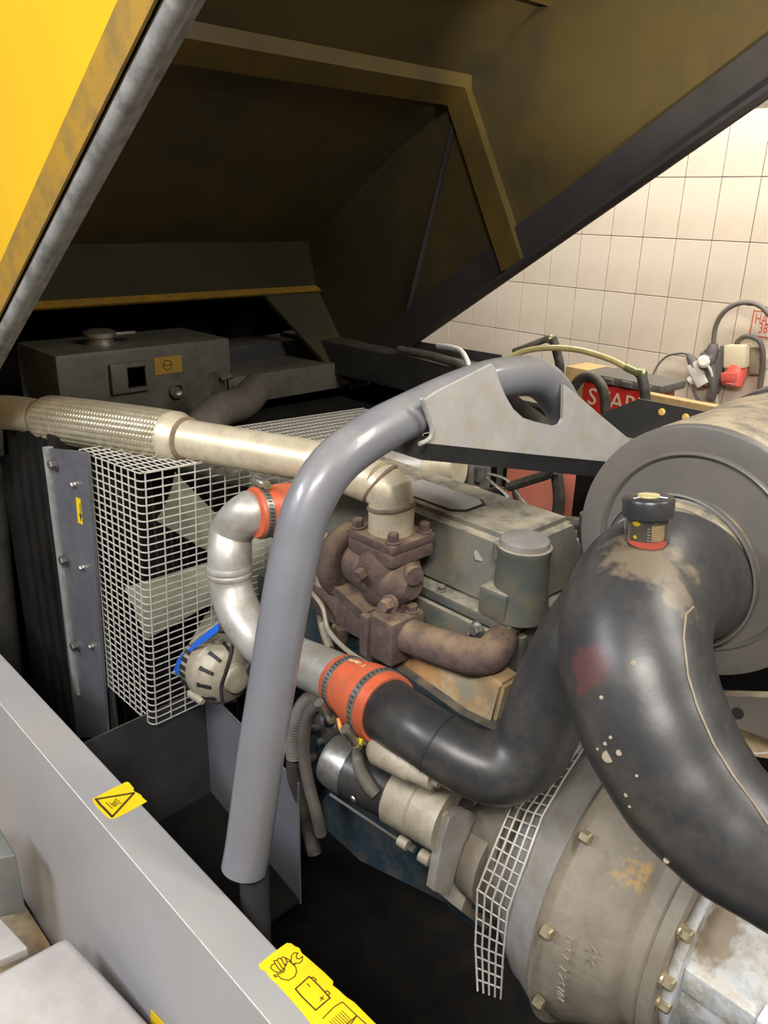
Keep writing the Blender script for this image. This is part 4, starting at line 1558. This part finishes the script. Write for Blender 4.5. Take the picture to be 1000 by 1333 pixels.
# ------------------------------------------------------------------ air filter canister
FCX, FCZ, RF = -.383, 1.262, .158
af = thing('air_filter', 'large dark grey cylindrical air filter housing with dusty top', 'air filter', (FCX, 1.2, FCZ - RF))
bm = B()
lathe(bm, (FCX, .90, FCZ), (0, 1, 0), [(.004, .0), (.004, .1195), (.0, .1215), (-.0015, .1235), (.0, .1255), (.002, .127), (.001, .155), (.002, .1575), (.005, .1585), (.012, .159)], 96, caps=False)
fin('end_cover', bm, 'filtface', af)
bm = B()
lathe(bm, (FCX, .911, FCZ), (0, 1, 0), [(0, .1585), (.03, .1595), (.10, .160), (.20, .161), (.205, .164), (.225, .164), (.23, .161), (.42, .161), (.60, .161)], 96)
fin('body', bm, 'filt', af)
bm = B()
lathe(bm, (FCX, 1.20, FCZ), (0, 1, 0), [(0, .1615), (.004, .166), (.05, .169), (.30, .171), (.305, .16)], 80)
fin('rear_lid', bm, 'blackpaint', af)
for an in (78, 60):
    bm = B()
    c = V((FCX + math.cos(math.radians(an)) * .168, 1.22, FCZ + math.sin(math.radians(an)) * .168))
    tube(bm, [c + V((-.010, 0, -.004)), c + V((-.010, .004, .012)), c + V((.002, .006, .018)), c + V((.012, .004, .01)), c + V((.012, 0, -.008))], .0017, 8)
    fin('wire_clip', bm, 'wire', af)
# outlet neck and stepped rubber lip
nc = V((-.392, .0, 1.236))
bm = B()
lathe(bm, (nc.x, .90, nc.z), (0, -1, 0), [(-.01, .096), (.008, .096), (.010, .092), (.016, .091), (.018, .089), (.022, .087)], 64)
fin('outlet_neck', bm, 'filt', af)
bm = B()
lathe(bm, (nc.x - .004, .880, nc.z - .002), (0, -1, 0), [(0, .084), (0, .0880), (.006, .0880), (.0065, .0835)], 64, caps=False)
fin('lip_ring', bm, 'bell', af)
for y_, r_ in ((.870, .0862), (.858, .0842)):
    bm = B()
    lathe(bm, (nc.x - .006, y_, nc.z - .002), (0, -1, 0), [(0, .079), (.0005, r_), (.006, r_), (.0075, .079)], 64, caps=False)
    fin('lip_ring', bm, 'bell', af)
bm = B()
lathe(bm, (nc.x - .003, .893, nc.z + .0), (0, -1, 0), [(0, .0985), (.0005, .101), (.007, .101), (.008, .0985)], 64, caps=False)
fin('clamp_band', bm, 'filtface', af)
cb_ = A(897, 678, Y=.888)
bm = B()
box(bm, cb_.x - .018, cb_.x + .012, .876, .890, cb_.z - .004, cb_.z + .004, .002)
box(bm, cb_.x + .012, cb_.x + .02, .874, .892, cb_.z - .009, cb_.z + .005, .002)
fin('clamp_lock', bm, 'steel', af)

fb = thing('filter_bracket', 'dusty brown grey mounting bracket under the air filter', 'bracket', A(970, 930, Y=1.0))
bm = B()
prism(bm, [A(*q, Y=.98) for q in ((915, 905), (1000, 908), (1080, 920), (1080, 975), (1000, 962), (962, 948), (935, 940))], (0, .02, 0))
fin('strap', bm, 'filt', fb, smooth=False)
bm = B()
lathe(bm, A(961, 928, Y=.979), (0, -1, 0), [(0, .008), (.002, .008)], 18)
fin('bolt_hole', bm, 'slot', fb)
bm = B()
prism(bm, [A(*q, Y=1.02) for q in ((952, 940), (985, 955), (1080, 985), (1080, 1000), (985, 985), (955, 968))], (0, .03, 0))
bm2 = B()
box(bm2, A(970, 930, Y=1.0).x + .05, A(970, 930, Y=1.0).x + .09, 1.0, 1.03, .101, A(970, 935, Y=1.0).z, .004)
fin('leg', bm2, 'filt', fb)
tag(fin('tan_casting', bm, 'cream', smooth=False), 'tan casting edge seen under the filter bracket', 'casting')
bm = B()
tube(bm, [A(950, 976, Y=.95), A(980, 981, Y=.95), A(1040, 976, Y=.95)], .0014, 6)
tag(fin('thin_wire', bm, 'wire'), 'thin pale wire crossing below the air filter bracket', 'wire')
# caked dust on the hose shoulder
bm = B()
ds = []
base = D(850, 722, .86)
# restriction indicator
bi = D(842, 716, .80)
ti = D(845, 640, .785)
ia = (ti - bi).normalized()
HI = (ti - bi).length
ri = thing('restriction_indicator', 'clear capped air restriction indicator with red band on the hose', 'indicator', bi)
bm = B()
lathe(bm, bi - ia * .030, ia, [(0, .011), (.016, .011), (.016, .014), (.030, .014), (.033, .020)], 28)
fin('stem', bm, 'rubber', ri)
bm = B()
lathe(bm, bi + ia * .002, ia, [(0, .0185), (.003, .0212), (HI * .62, .0232), (HI * .62, .0222), (.004, .0202), (.003, .018)], 40, caps=False)
fin('clear_cup', bm, 'clear', ri)
bm = B()
lathe(bm, bi + ia * .001, ia, [(0, .012), (.001, .0185), (.012, .0192), (.0122, .0185)], 32)
fin('red_band', bm, 'redplas', ri)
bm = B()
lathe(bm, bi + ia * .0125, ia, [(0, .0188), (HI * .45, .0200)], 32)
core = fin('scale_drum', bm, 'filt', ri)
# yellow and white marks on the drum
tci = (CAM - bi); tci = (tci - ia * tci.dot(ia)).normalized()
sdi = tci.cross(ia).normalized()
if sdi.x < 0:
    sdi = -sdi


def drum(bm, ang0, ang1, h0, h1, r0):
    n = 6
    for i in range(n):
        a0 = ang0 + (ang1 - ang0) * i / n
        a1 = ang0 + (ang1 - ang0) * (i + 1) / n
        q = []
        for a_, h_ in ((a0, h0), (a1, h0), (a1, h1), (a0, h1)):
            q.append(bi + ia * h_ + (tci * math.cos(a_) + sdi * math.sin(a_)) * (r0 + h_ * .03))
        prism(bm, q, (tci * math.cos(a0) + sdi * math.sin(a0)) * .0002)


bm = B()
drum(bm, -.75, -.35, .030, .033, .0192)
drum(bm, -.65, -.45, .0290, .0342, .0191)
drum(bm, -.72, -.5, .017, .0185, .0191)
drum(bm, -.68, -.54, .016, .0195, .0190)
fin('mark', bm, 'cyell', core, smooth=False)
bm = B()
for h_ in (.015, .018, .021, .024, .027):
    drum(bm, .0, .12, h_, h_ + .0006, .0192)
    drum(bm, -1.05, -.93, h_, h_ + .0006, .0192)
fin('tick', bm, 'white', core, smooth=False)
bm = B()
drum(bm, .2, .9, .014, .030, .0190)
fin('window', bm, 'cream', core, smooth=False)
bm = B()
lathe(bm, bi + ia * (HI * .60), ia, [(0, .0222), (0, .0245), (.016, .0250), (.0185, .0235), (.0195, .018), (.020, .002)], 44)
cap = fin('cap', bm, 'rubber', ri)
bm = B()
lathe(bm, bi + ia * (HI * .60 + .0196), ia, [(0, .011), (.0015, .0105), (.002, .006)], 28)
o = fin('button', bm, 'hoseclear', cap)
bm = B()
for an in (20, 140, 260):
    q = V((0, 0, 0))
    dv = (sdi * math.cos(math.radians(an)) + tci * math.sin(math.radians(an)))
    c = bi + ia * (HI * .60 + .0197)
    tube(bm, [c + dv * .011, c + dv * .019], .0007, 6, smooth=False)
fin('cap_rib', bm, 'steel', cap)

# ------------------------------------------------------------------ flywheel bell housing
BY, BZ = .91, .742
bh = thing('bell_housing', 'dusty round flywheel housing with cast lettering and bolts', 'housing', (-.38, BY, .5))
bm = B()
lathe(bm, (-.47, BY, BZ), (1, 0, 0), [(-.02, .19), (0, .205), (.018, .217), (.030, .219), (.062, .232), (.064, .232)], 96)
fin('flywheel_ring', bm, 'bellgrey', bh)
bm = B()
lathe(bm, (-.404, BY, BZ), (1, 0, 0), [(0, .236), (.004, .239), (.006, .230), (.010, .225), (.030, .222), (.040, .215), (.060, .205), (.085, .196), (.094, .188), (.099, .178), (.103, .176), (.118, .176), (.120, .174), (.1215, .173), (.123, .177), (.140, .177), (.142, .174)], 96)
bb = fin('bell', bm, 'bell', bh)
for an in (-68 + 0, ):
    pass
for px, py in ((755, 1085), (711, 1200), (700, 1286)):
    q = A(px, py, X=-.40)
    dr = V((0, q.y - BY, q.z - BZ)).normalized()
    c = V((-.397, BY, BZ)) + dr * .232
    put_bolt(bh, c + dr * .002, (1, 0, 0), .0085, .013, 'bolt', washer=False)
for px, py in ((870, 1213), (856, 1280), (858, 1303)):
    q = A(px, py, X=-.262)
    dr = V((0, q.y - BY, q.z - BZ)).normalized()
    put_bolt(bh, V((-.262, BY, BZ)) + dr * min(.165, (q - V((-.262, BY, BZ))).length), (1, 0, 0), .0085, .012, 'bolt')


# raised cast lettering, wrapped on the bell
def wrapped(s, size, px, py, x, rr, label=None):
    q = A(px, py, X=x)
    an0 = math.atan2(q.z - BZ, q.y - BY)
    bm = textmesh(s, size, .0012, 1.1)
    for v_ in bm.verts:
        an = an0 - v_.co.x / rr * -1
        r_ = rr + v_.co.z
        v_.co = V((x + v_.co.y, BY + math.cos(an) * r_, BZ + math.sin(an) * r_))
    return fin('cast_lettering', bm, 'bell', bb)


wrapped('DRR.LZS101', .020, 764, 1195, -.372, .218)
wrapped('AJC', .017, 787, 1215, -.342, .207)
bm = B()
q = A(815, 1155, X=-.318)
an0 = math.atan2(q.z - BZ, q.y - BY)


def patch(bm, x0, x1, a0, a1, r0, r1, th_=.0006, n=8):
    for i in range(n):
        b0 = a0 + (a1 - a0) * i / n
        b1 = a0 + (a1 - a0) * (i + 1) / n
        j = random.uniform(-.002, .002)
        pts_ = [V((x0 + j, BY + math.cos(b0) * r0, BZ + math.sin(b0) * r0)), V((x1 + j, BY + math.cos(b0) * r1, BZ + math.sin(b0) * r1)), V((x1, BY + math.cos(b1) * r1, BZ + math.sin(b1) * r1)), V((x0, BY + math.cos(b1) * r0, BZ + math.sin(b1) * r0))]
        prism(bm, pts_, V((0, math.cos(b0), math.sin(b0))) * th_)


stain('bell', A(815, 1155, X=-.318) - V(bh['o']), (.034, .06, .035), (.50, .31, .10), .9, .3, 120)
# compressor end casting
cmz = thing('compressor_casting', 'light blue grey compressor casting with rib, white brushed paint', 'compressor', (-.1, BY, .5))
bm = B()
lathe(bm, (-.2615, BY, BZ), (1, 0, 0), [(0, .155), (.004, .158), (.014, .158), (.016, .132), (.05, .128), (.12, .138), (.25, .155), (.45, .16), (.46, .0)], 72)
fin('barrel', bm, 'lightcast', cmz)
rp = A(872, 1247, X=-.266)
print('rib', rp)
bm = B()
box(bm, -.2465, .15, rp.y, rp.y + .05, rp.z - .035, rp.z, .003)
fin('rib', bm, 'lightcast', cmz)
bm = B()
box(bm, -.2465, .15, rp.y + .012, rp.y + .05, rp.z - .075, rp.z - .0352, .003)
fin('web', bm, 'lightcast', cmz)
cf = A(985, 1333, Y=rp.y)
bm = B()
box(bm, cf.x, cf.x + .02, rp.y - .01, rp.y + .06, rp.z - .12, rp.z + .01, .004)
fin('cross_flange', bm, 'whitepaint', cmz)
stain('lightcast', A(925, 1215, X=-.21) - V(cmz['o']), (.05, .07, .06), (.85, .86, .87), .95, .3, 60)
stain('lightcast', V((-.23, rp.y + .05, rp.z + .03)) - V(cmz['o']), (.025, .06, .05), (.24, .18, .11), .9, .3, 80)

# ------------------------------------------------------------------ mesh guard over the coupling opening
mg_ = thing('coupling_guard', 'small bent wire grid guard wrapped on the flywheel housing', 'guard', A(650, 1200, X=-.48))
bm = B()
pathpx = [(747, 975), (725, 1010), (703, 1048), (683, 1085), (664, 1125), (643, 1160), (640, 1190), (637, 1235), (634, 1275), (640, 1292)]
offs = [0, 1, 2, 3, 4]
rows = []
W1 = [(735, 978), (700, 1010), (666, 1049), (644, 1102), (622, 1158), (619, 1230), (622, 1290)]
W5 = [(764, 968), (735, 1012), (706, 1062), (683, 1125), (661, 1186), (655, 1245), (652, 1300)]


def cyl(px, py, r_):
    d = ray(px, py)
    oy, oz = CAM.y - BY, CAM.z - BZ
    a_ = d.y ** 2 + d.z ** 2
    b_ = oy * d.y + oz * d.z
    c_ = oy * oy + oz * oz - r_ * r_
    q_ = max(0, b_ * b_ - a_ * c_)
    return CAM + d * ((-b_ - math.sqrt(q_)) / a_)


def gpt(i, k):
    f = k / 4
    a_ = cyl(*W1[i], .222)
    b_ = cyl(*W5[i], .222)
    return a_.lerp(b_, f)


for k in range(5):
    tube(bm, [gpt(i, k) for i in range(7)], .0015, 6, n=1)
for i in range(6):
    for q in range(4):
        f = q / 4
        a_ = gpt(i, -.12).lerp(gpt(i + 1, -.12), f)
        b_ = gpt(i, 4.12).lerp(gpt(i + 1, 4.12), f)
        o_ = (CAM - a_).normalized() * -.002
        tube(bm, [a_ + o_, b_ + o_], .0012, 5, smooth=False)
o = fin('wire_grid', bm, 'wire', mg_)
o['kind'] = 'stuff'
bm = B()
lathe(bm, (-.60, BY, BZ), (1, 0, 0), [(0, .17), (.04, .178), (.075, .172), (.125, .175)], 60)
prism(bm, [A(q_[0], q_[1], X=-.60) for q_ in ((585, 1000), (640, 1020), (700, 1040), (690, 1100), (650, 1160), (600, 1185), (568, 1160), (590, 1100), (606, 1060))], (.05, 0, 0))
tag(fin('flywheel_cover', bm, 'bell'), 'dusty round engine back plate behind the wire grid', 'housing')

# ------------------------------------------------------------------ starter motor
s0_ = A(446, 994, Y=.655); s1_ = A(577, 1064, Y=.69)
sa = V((1, .06, .02)).normalized()
sa = (s1_ - s0_).normalized()
sm_ = thing('starter_motor', 'starter motor with steel cap, black body and aluminium nose', 'starter', s0_)
Ls = (s1_ - s0_).length
bm = B()
lathe(bm, s0_ - sa * .0, sa, [(-.022, .030), (-.020, .038), (-.012, .041), (.022, .042)], 40)
fin('end_cap', bm, 'steel', sm_)
bm = B()
lathe(bm, s0_, sa, [(.0225, .0425), (.024, .0425), (Ls * .55, .0425)], 40)
fin('yoke', bm, 'rubber', sm_)
bm = B()
lathe(bm, s0_, sa, [(Ls * .55, .0435), (Ls * .56, .0455), (Ls * .78, .0455), (Ls * .79, .0435), (Ls * .80, .0455), (Ls * 1.05, .047)], 40)
fin('nose_housing', bm, 'alu', sm_)
# flange plate
fx = s0_ + sa * Ls * 1.06
bm = B()
pl = [A(600, 1045, X=fx.x), A(612, 1062, X=fx.x), A(596, 1092, X=fx.x), A(583, 1122, X=fx.x), A(573, 1155, X=fx.x), A(556, 1152, X=fx.x), A(560, 1120, X=fx.x), A(566, 1080, X=fx.x), A(582, 1050, X=fx.x)]
pl = [A(q_[0], q_[1], X=fx.x) for q_ in ((576, 1058), (592, 1048), (613, 1052), (604, 1070), (593, 1095), (583, 1130), (576, 1158), (555, 1152), (560, 1122), (566, 1090))]
prism(bm, pl, (.014, 0, 0))
fin('mount_flange', bm, 'bellgrey', sm_)
# solenoid
so = V((0, .018, .052))
bm = B()
sc0 = A(493, 974, Y=.63)
lathe(bm, sc0, sa, [(-.01, .016), (0, .023), (.055, .023), (.06, .020), (.09, .019), (.092, .012), (.10, .011)], 28)
fin('solenoid', bm, 'alu', sm_)
bm = B()
lathe(bm, A(552, 1018, Y=.68), (1, 0, 0), [(0, .009), (.014, .009), (.016, .005)], 12)
fin('terminal_nut', bm, 'darkbolt', sm_)
bm = B()
p = A(548, 1035, Y=.672)
box(bm, p.x - .03, p.x + .02, p.y - .004, p.y + .02, p.z - .03, p.z + .022, .004)
box(bm, p.x + .02, p.x + .045, p.y - .002, p.y + .01, p.z - .03, p.z - .006, .003)
fin('bracket', bm, 'alu', sm_)
bm = B()
t0_, t1_ = A(430, 1034, Y=.645), A(534, 1104, Y=.665)
tube(bm, [t0_, t1_], .0024, 8, smooth=False)
fin('through_bolt', bm, 'steel', sm_)
bm = B()
td = (t1_ - t0_).normalized()
lathe(bm, A(520, 1093, Y=.662), td, [(0, .0085), (.016, .0085)], 16)
lathe(bm, A(548, 1112, Y=.668), td, [(0, .010), (.016, .010), (.018, .007)], 16)
fin('bolt_boss', bm, 'alu', sm_)
bm = B()
lathe(bm, A(533, 1102, Y=.664), td, [(0, .006), (.010, .006)], 6)
fin('nut', bm, 'darkbolt', sm_)
bm = B()
lathe(bm, A(460, 1040, Y=.622), (0, -1, -.2), [(0, .006), (.002, .005)], 14)
fin('pole_screw', bm, 'steel', sm_)
# terminal and lead
bm = B()
tube(bm, [(A(470, 950, Y=.655), .0085), (A(466, 985, Y=.645), .009), (A(470, 1005, Y=.635), .010), (A(482, 1025, Y=.63), .010), (A(490, 1034, Y=.632), .009)], seg=12)
lead = tag(fin('starter_lead', bm, 'corr'), 'dusty grey cable ending on the starter motor terminal', 'cable')
bm = B()
tube(bm, [A(441, 935, Y=.63), A(444, 948, Y=.625), A(449, 956, Y=.62), A(456, 960, Y=.62)], .0035, 8)
yl = thing('yellow_terminal_wire', 'orange wire with yellow crimp sleeve below the orange coupler', 'wire', A(449, 956, Y=.62))
fin('wire', bm, 'owire', yl)
bm = B()
tube(bm, [(A(454, 957, Y=.62), .0055), (A(460, 959, Y=.62), .0062), (A(473, 966, Y=.622), .0055)], seg=10, smooth=False)
fin('crimp_sleeve', bm, 'cyell', yl)
bm = B()
tube(bm, [A(473, 966, Y=.622), A(479, 968, Y=.624)], .004, 8, smooth=False)
fin('terminal_tab', bm, 'bolt', yl)

# engine mass under starter / behind
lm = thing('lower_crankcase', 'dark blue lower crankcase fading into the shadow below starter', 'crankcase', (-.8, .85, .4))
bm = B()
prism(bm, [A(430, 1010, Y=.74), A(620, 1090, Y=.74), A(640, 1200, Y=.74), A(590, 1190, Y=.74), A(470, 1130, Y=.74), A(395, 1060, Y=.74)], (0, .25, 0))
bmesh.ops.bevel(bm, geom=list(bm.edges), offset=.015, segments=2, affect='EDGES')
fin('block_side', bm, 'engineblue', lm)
bm = B()
prism(bm, [A(*q, Y=.76) for q in ((556, 1008), (640, 1028), (642, 1110), (572, 1122))], (0, .1, 0))
lathe(bm, A(628, 1108, X=-.56), (1, .1, 0), [(-.06, .03), (-.05, .045), (.0, .066), (.03, .070)], 30)
fin('pinion_housing', bm, 'bell', lm)
bm = B()
tube(bm, [(A(420, 925, Y=.76), .02), (A(432, 960, Y=.76), .03), (A(425, 1000, Y=.77), .024)], seg=16)
fin('fuel_pump_body', bm, 'engineblue', lm)
for px, py in ((413, 948), (420, 965), (409, 986), (432, 940)):
    bm = B()
    lathe(bm, A(px, py, Y=.735), (0, -1, .3), [(0, .008), (.012, .008), (.014, .005)], 12)
    fin('screw', bm, 'engineblue', lm)

bm = B()
prism(bm, [A(*q, Y=.735) for q in ((560, 1010), (640, 1028), (668, 1045), (645, 1150), (600, 1160), (575, 1120))], (0, .08, 0))
bmesh.ops.bevel(bm, geom=list(bm.edges), offset=.008, segments=2, affect='EDGES')
fin('nose_casting', bm, 'bell', lm)
put_bolt(lm, A(618, 1042, Y=.73), (0, -1, .3), .008, .008, 'darkbolt')
# conduits
bm = B()
cpth = smoothpath([(A(411, 905, Y=.70), .014), (A(396, 918, Y=.695), .014), (A(386, 940, Y=.69), .014), (A(382, 965, Y=.69), .014), (A(383, 985, Y=.69), .014)], 14)
rings_ = [(p, .0145 if i % 2 == 0 else .0122) for i, (p, r) in enumerate(cpth)]
tube(bm, rings_, seg=16, smooth=False)
tag(fin('corrugated_conduit', bm, 'corr'), 'dusty corrugated conduit curving down beside the bar', 'conduit')
bm = B()
tube(bm, [A(420, 915, Y=.69), A(404, 928, Y=.685), A(396, 955, Y=.68), A(396, 985, Y=.68), A(402, 1020, Y=.68), A(411, 1055, Y=.68), A(418, 1085, Y=.69)], .0105, 12)
tag(fin('wiring_loom', bm, 'corr'), 'brown taped wiring loom dropping into the dark bay', 'cable')
bm = B()
tube(bm, [A(383, 980, Y=.70), A(384, 1010, Y=.70), A(395, 1045, Y=.71), A(402, 1080, Y=.72), A(410, 1110, Y=.72)], .014, 12)
tag(fin('battery_cable', bm, 'cable'), 'thick black cable hanging below the corrugated conduit', 'cable')
bm = B()
prism(bm, [A(368, 1010, Z=.62), A(382, 1024, Z=.62), A(366, 1037, Z=.62), A(355, 1030, Z=.62)], (0, 0, -.01))
tag(fin('pale_bracket', bm, 'tank', smooth=False), 'small pale bracket corner just right of the bar', 'bracket')

# ------------------------------------------------------------------ alternator
ac = A(286, 870, Y=.70)
al = thing('alternator', 'cast aluminium alternator with vent slots and blue tape', 'alternator', ac)
aa = V((1, .02, .05)).normalized()
bm = B()
lathe(bm, ac, aa, [(-.045, .050), (-.04, .060), (-.012, .064), (-.010, .0655), (.004, .0655), (.006, .063), (.030, .060), (.042, .050), (.048, .030), (.052, .028)], 48)
ho = fin('housing', bm, 'alu', al)
a, u, v = frame(aa)
for k in range(12):
    an = 2 * PI * k / 12
    n_ = u * math.cos(an) + v * math.sin(an)
    s_ = -u * math.sin(an) + v * math.cos(an)
    bm = B()
    c = ac + aa * .034 + n_ * .056
    prism(bm, [c - aa * .014 + s_ * .004 + n_ * .005, c - aa * .014 - s_ * .004 + n_ * .005, c + aa * .013 - s_ * .003 - n_ * .006, c + aa * .013 + s_ * .003 - n_ * .006], n_ * .003)
    fin('vent_slot', bm, 'slot', ho, smooth=False)
for k in range(26):
    an = 2 * PI * k / 26
    n_ = u * math.cos(an) + v * math.sin(an)
    s_ = -u * math.sin(an) + v * math.cos(an)
    bm = B()
    c = ac - aa * .030 + n_ * .0615
    prism(bm, [c - aa * .009 + s_ * .004, c - aa * .009 - s_ * .004, c + aa * .009 - s_ * .004, c + aa * .009 + s_ * .004], n_ * .003)
    fin('cooling_slot', bm, 'slot', ho, smooth=False)
for q in range(3):
    bm = B()
    an = math.radians(95 + 120 * q)
    n_ = u * math.cos(an) + v * math.sin(an)
    lathe(bm, ac - aa * .02 + n_ * .068, aa, [(0, .008), (.04, .008), (.043, .005)], 12)
    fin('lug', bm, 'alu', al)
bm = B()
lathe(bm, ac + aa * .05, aa, [(0, .027), (.012, .026), (.016, .018)], 28)
fin('bearing_cap', bm, 'alu', al)
bm = B()
lathe(bm, ac + aa * .045 + V((0, .03, .012)), aa, [(0, .014), (.02, .014), (.02, .008), (.008, .008)], 20)
fin('terminal_post', bm, 'darkbolt', al)
bm = B()
lathe(bm, ac + aa * .04 + V((0, .035, -.02)), aa, [(0, .022), (.018, .020)], 20)
fin('regulator', bm, 'rubber', al)
# tensioner bracket above and blue tape
bm = B()
b0_ = A(242, 852, Y=.675); b1_ = A(312, 800, Y=.70)
tube(bm, [(b0_, .013), (A(262, 830, Y=.675), .014), (A(285, 815, Y=.685), .014), (b1_, .013)], seg=10, flat=.5)
fin('slotted_bracket', bm, 'alu', al)
bm = B()
tq = [(226, 872), (231, 858), (245, 845), (258, 832), (272, 820), (286, 810), (284, 822), (270, 833), (256, 842), (246, 850), (238, 862), (230, 880)]
prism(bm, [A(*q, Y=.655) for q in tq], (0, .0015, 0))
fin('blue_tape', bm, 'blue', al, smooth=False)
bm = B()
tube(bm, [A(303, 838, Y=.665), A(300, 855, Y=.66), A(294, 875, Y=.655), A(288, 895, Y=.655), A(290, 915, Y=.66)], .0038, 8)
tag(fin('alternator_lead', bm, 'cable'), 'thin black lead running down past the alternator', 'cable')

# tray
tr = thing('sheet_metal_tray', 'open grey sheet metal tray below the alternator', 'tray', A(200, 1000, Z=.5))
t1 = A(100, 972, Z=.70); t2 = A(266, 895, Z=.70); t3 = A(388, 1020, Z=.70)
for nm, aq, bq in (('shaded_end_wall', t1, t2), ('side_wall', t2, t3)):
    bm = B()
    slab(bm, [aq, bq, bq - V((0, 0, .28)), aq - V((0, 0, .28))], .003)
    fin(nm, bm, 'blackpaint' if nm == 'shaded_end_wall' else 'bar', tr, smooth=False)  # end wall and bottom coloured black for the shade inside the tray
bm = B()
t4 = t3 + (t1 - t2)
slab(bm, [t1 - V((0, 0, .27)), t2 - V((0, 0, .27)), t3 - V((0, 0, .27)), t4 - V((0, 0, .27))], .003)
fin('bottom', bm, 'black', tr, smooth=False)

# ------------------------------------------------------------------ lifting bar
XB = -.70
lb = thing('lifting_arch', 'large bent slate grey tube arch with gusset plate over the engine', 'lifting bar', (XB, .46, .1))
arch = [(A(318, 1130, X=XB), .0300), (A(325, 1090, X=XB), .0300), (A(340, 980, X=XB), .0300), (A(356, 880, X=XB), .0295), (A(369, 800, X=XB), .0295), (A(384, 720, X=XB), .0295), (A(401, 660, X=XB), .0295), (A(432, 608, X=XB), .0295),
        (A(480, 569, X=XB), .0295), (A(540, 537, X=XB), .0295), (A(600, 509, X=XB), .0295), (A(650, 493, X=XB), .0295), (A(695, 491, X=XB), .0295), (A(722, 512, X=XB), .0295), (A(737, 546, X=XB), .0295), (A(735, 590, X=XB), .0290)]
bm = B()
tube(bm, arch, seg=40, n=8, fup=V((1, 0, 0)))
fin('tube', bm, 'bar', lb)
bm = B()
bt = A(330, 1110, X=XB)
tube(bm, [bt, V((XB - .004, bt.y, .1))], .020, 24, smooth=False)
fin('post', bm, 'blackpaint', lb)
bm = B()
XG = XB + .036
gp = [(552, 522), (572, 509), (610, 490), (641, 474), (645, 480), (650, 496), (658, 515), (668, 532), (681, 544), (697, 549), (722, 555), (729, 553), (733, 545), (734, 500), (745, 508), (780, 539), (826, 577), (812, 603), (700, 592), (556, 577), (563, 569), (565, 560), (561, 543)]
prism(bm, [A(*q, X=XG) for q in gp], (-.005, 0, 0))
fin('gusset_plate', bm, 'plate', lb, smooth=False)
bm = B()
tube(bm, [A(*p, X=XG + .004) for p in ((549, 519), (553, 530), (558, 545), (562, 558), (561, 568), (555, 574), (546, 578))], .0030, 8, n=4)
fin('folded_edge', bm, 'radedge', lb, smooth=False)
bm = B()
g0_, g1_ = A(558, 576, X=XG), A(812, 604, X=XG)
prism(bm, [g0_, g1_, g1_ + V((-.012, 0, -.030)), g0_ + V((-.012, 0, -.026))], (-.06, 0, 0))
fin('lower_fold', bm, 'blackpaint', lb, smooth=False)
bm = B()
bq = [(349, 1046), (357, 1043), (352, 1052)]
p_ = A(348, 1047, X=XB)
q_ = V((XB + .0215, p_.y - .0215, p_.z))
d1 = V((.7, .7, 0)) * .006
prism(bm, [q_ - d1 * 1.3, q_ + d1 * 1.2 + V((0, 0, .006)), q_ + d1 * .6 - V((0, 0, .002))], V((.7, -.7, 0)) * .0012)
fin('red_mark', bm, 'mark', lb, smooth=False)
# lever behind in the gusset window
bm = B()
slab(bm, [A(660, 505, X=XB - .06), A(720, 550, X=XB - .06), A(700, 556, X=XB - .06), A(655, 530, X=XB - .06)], .004)
fin('inner_web', bm, 'corr', lb, smooth=False)
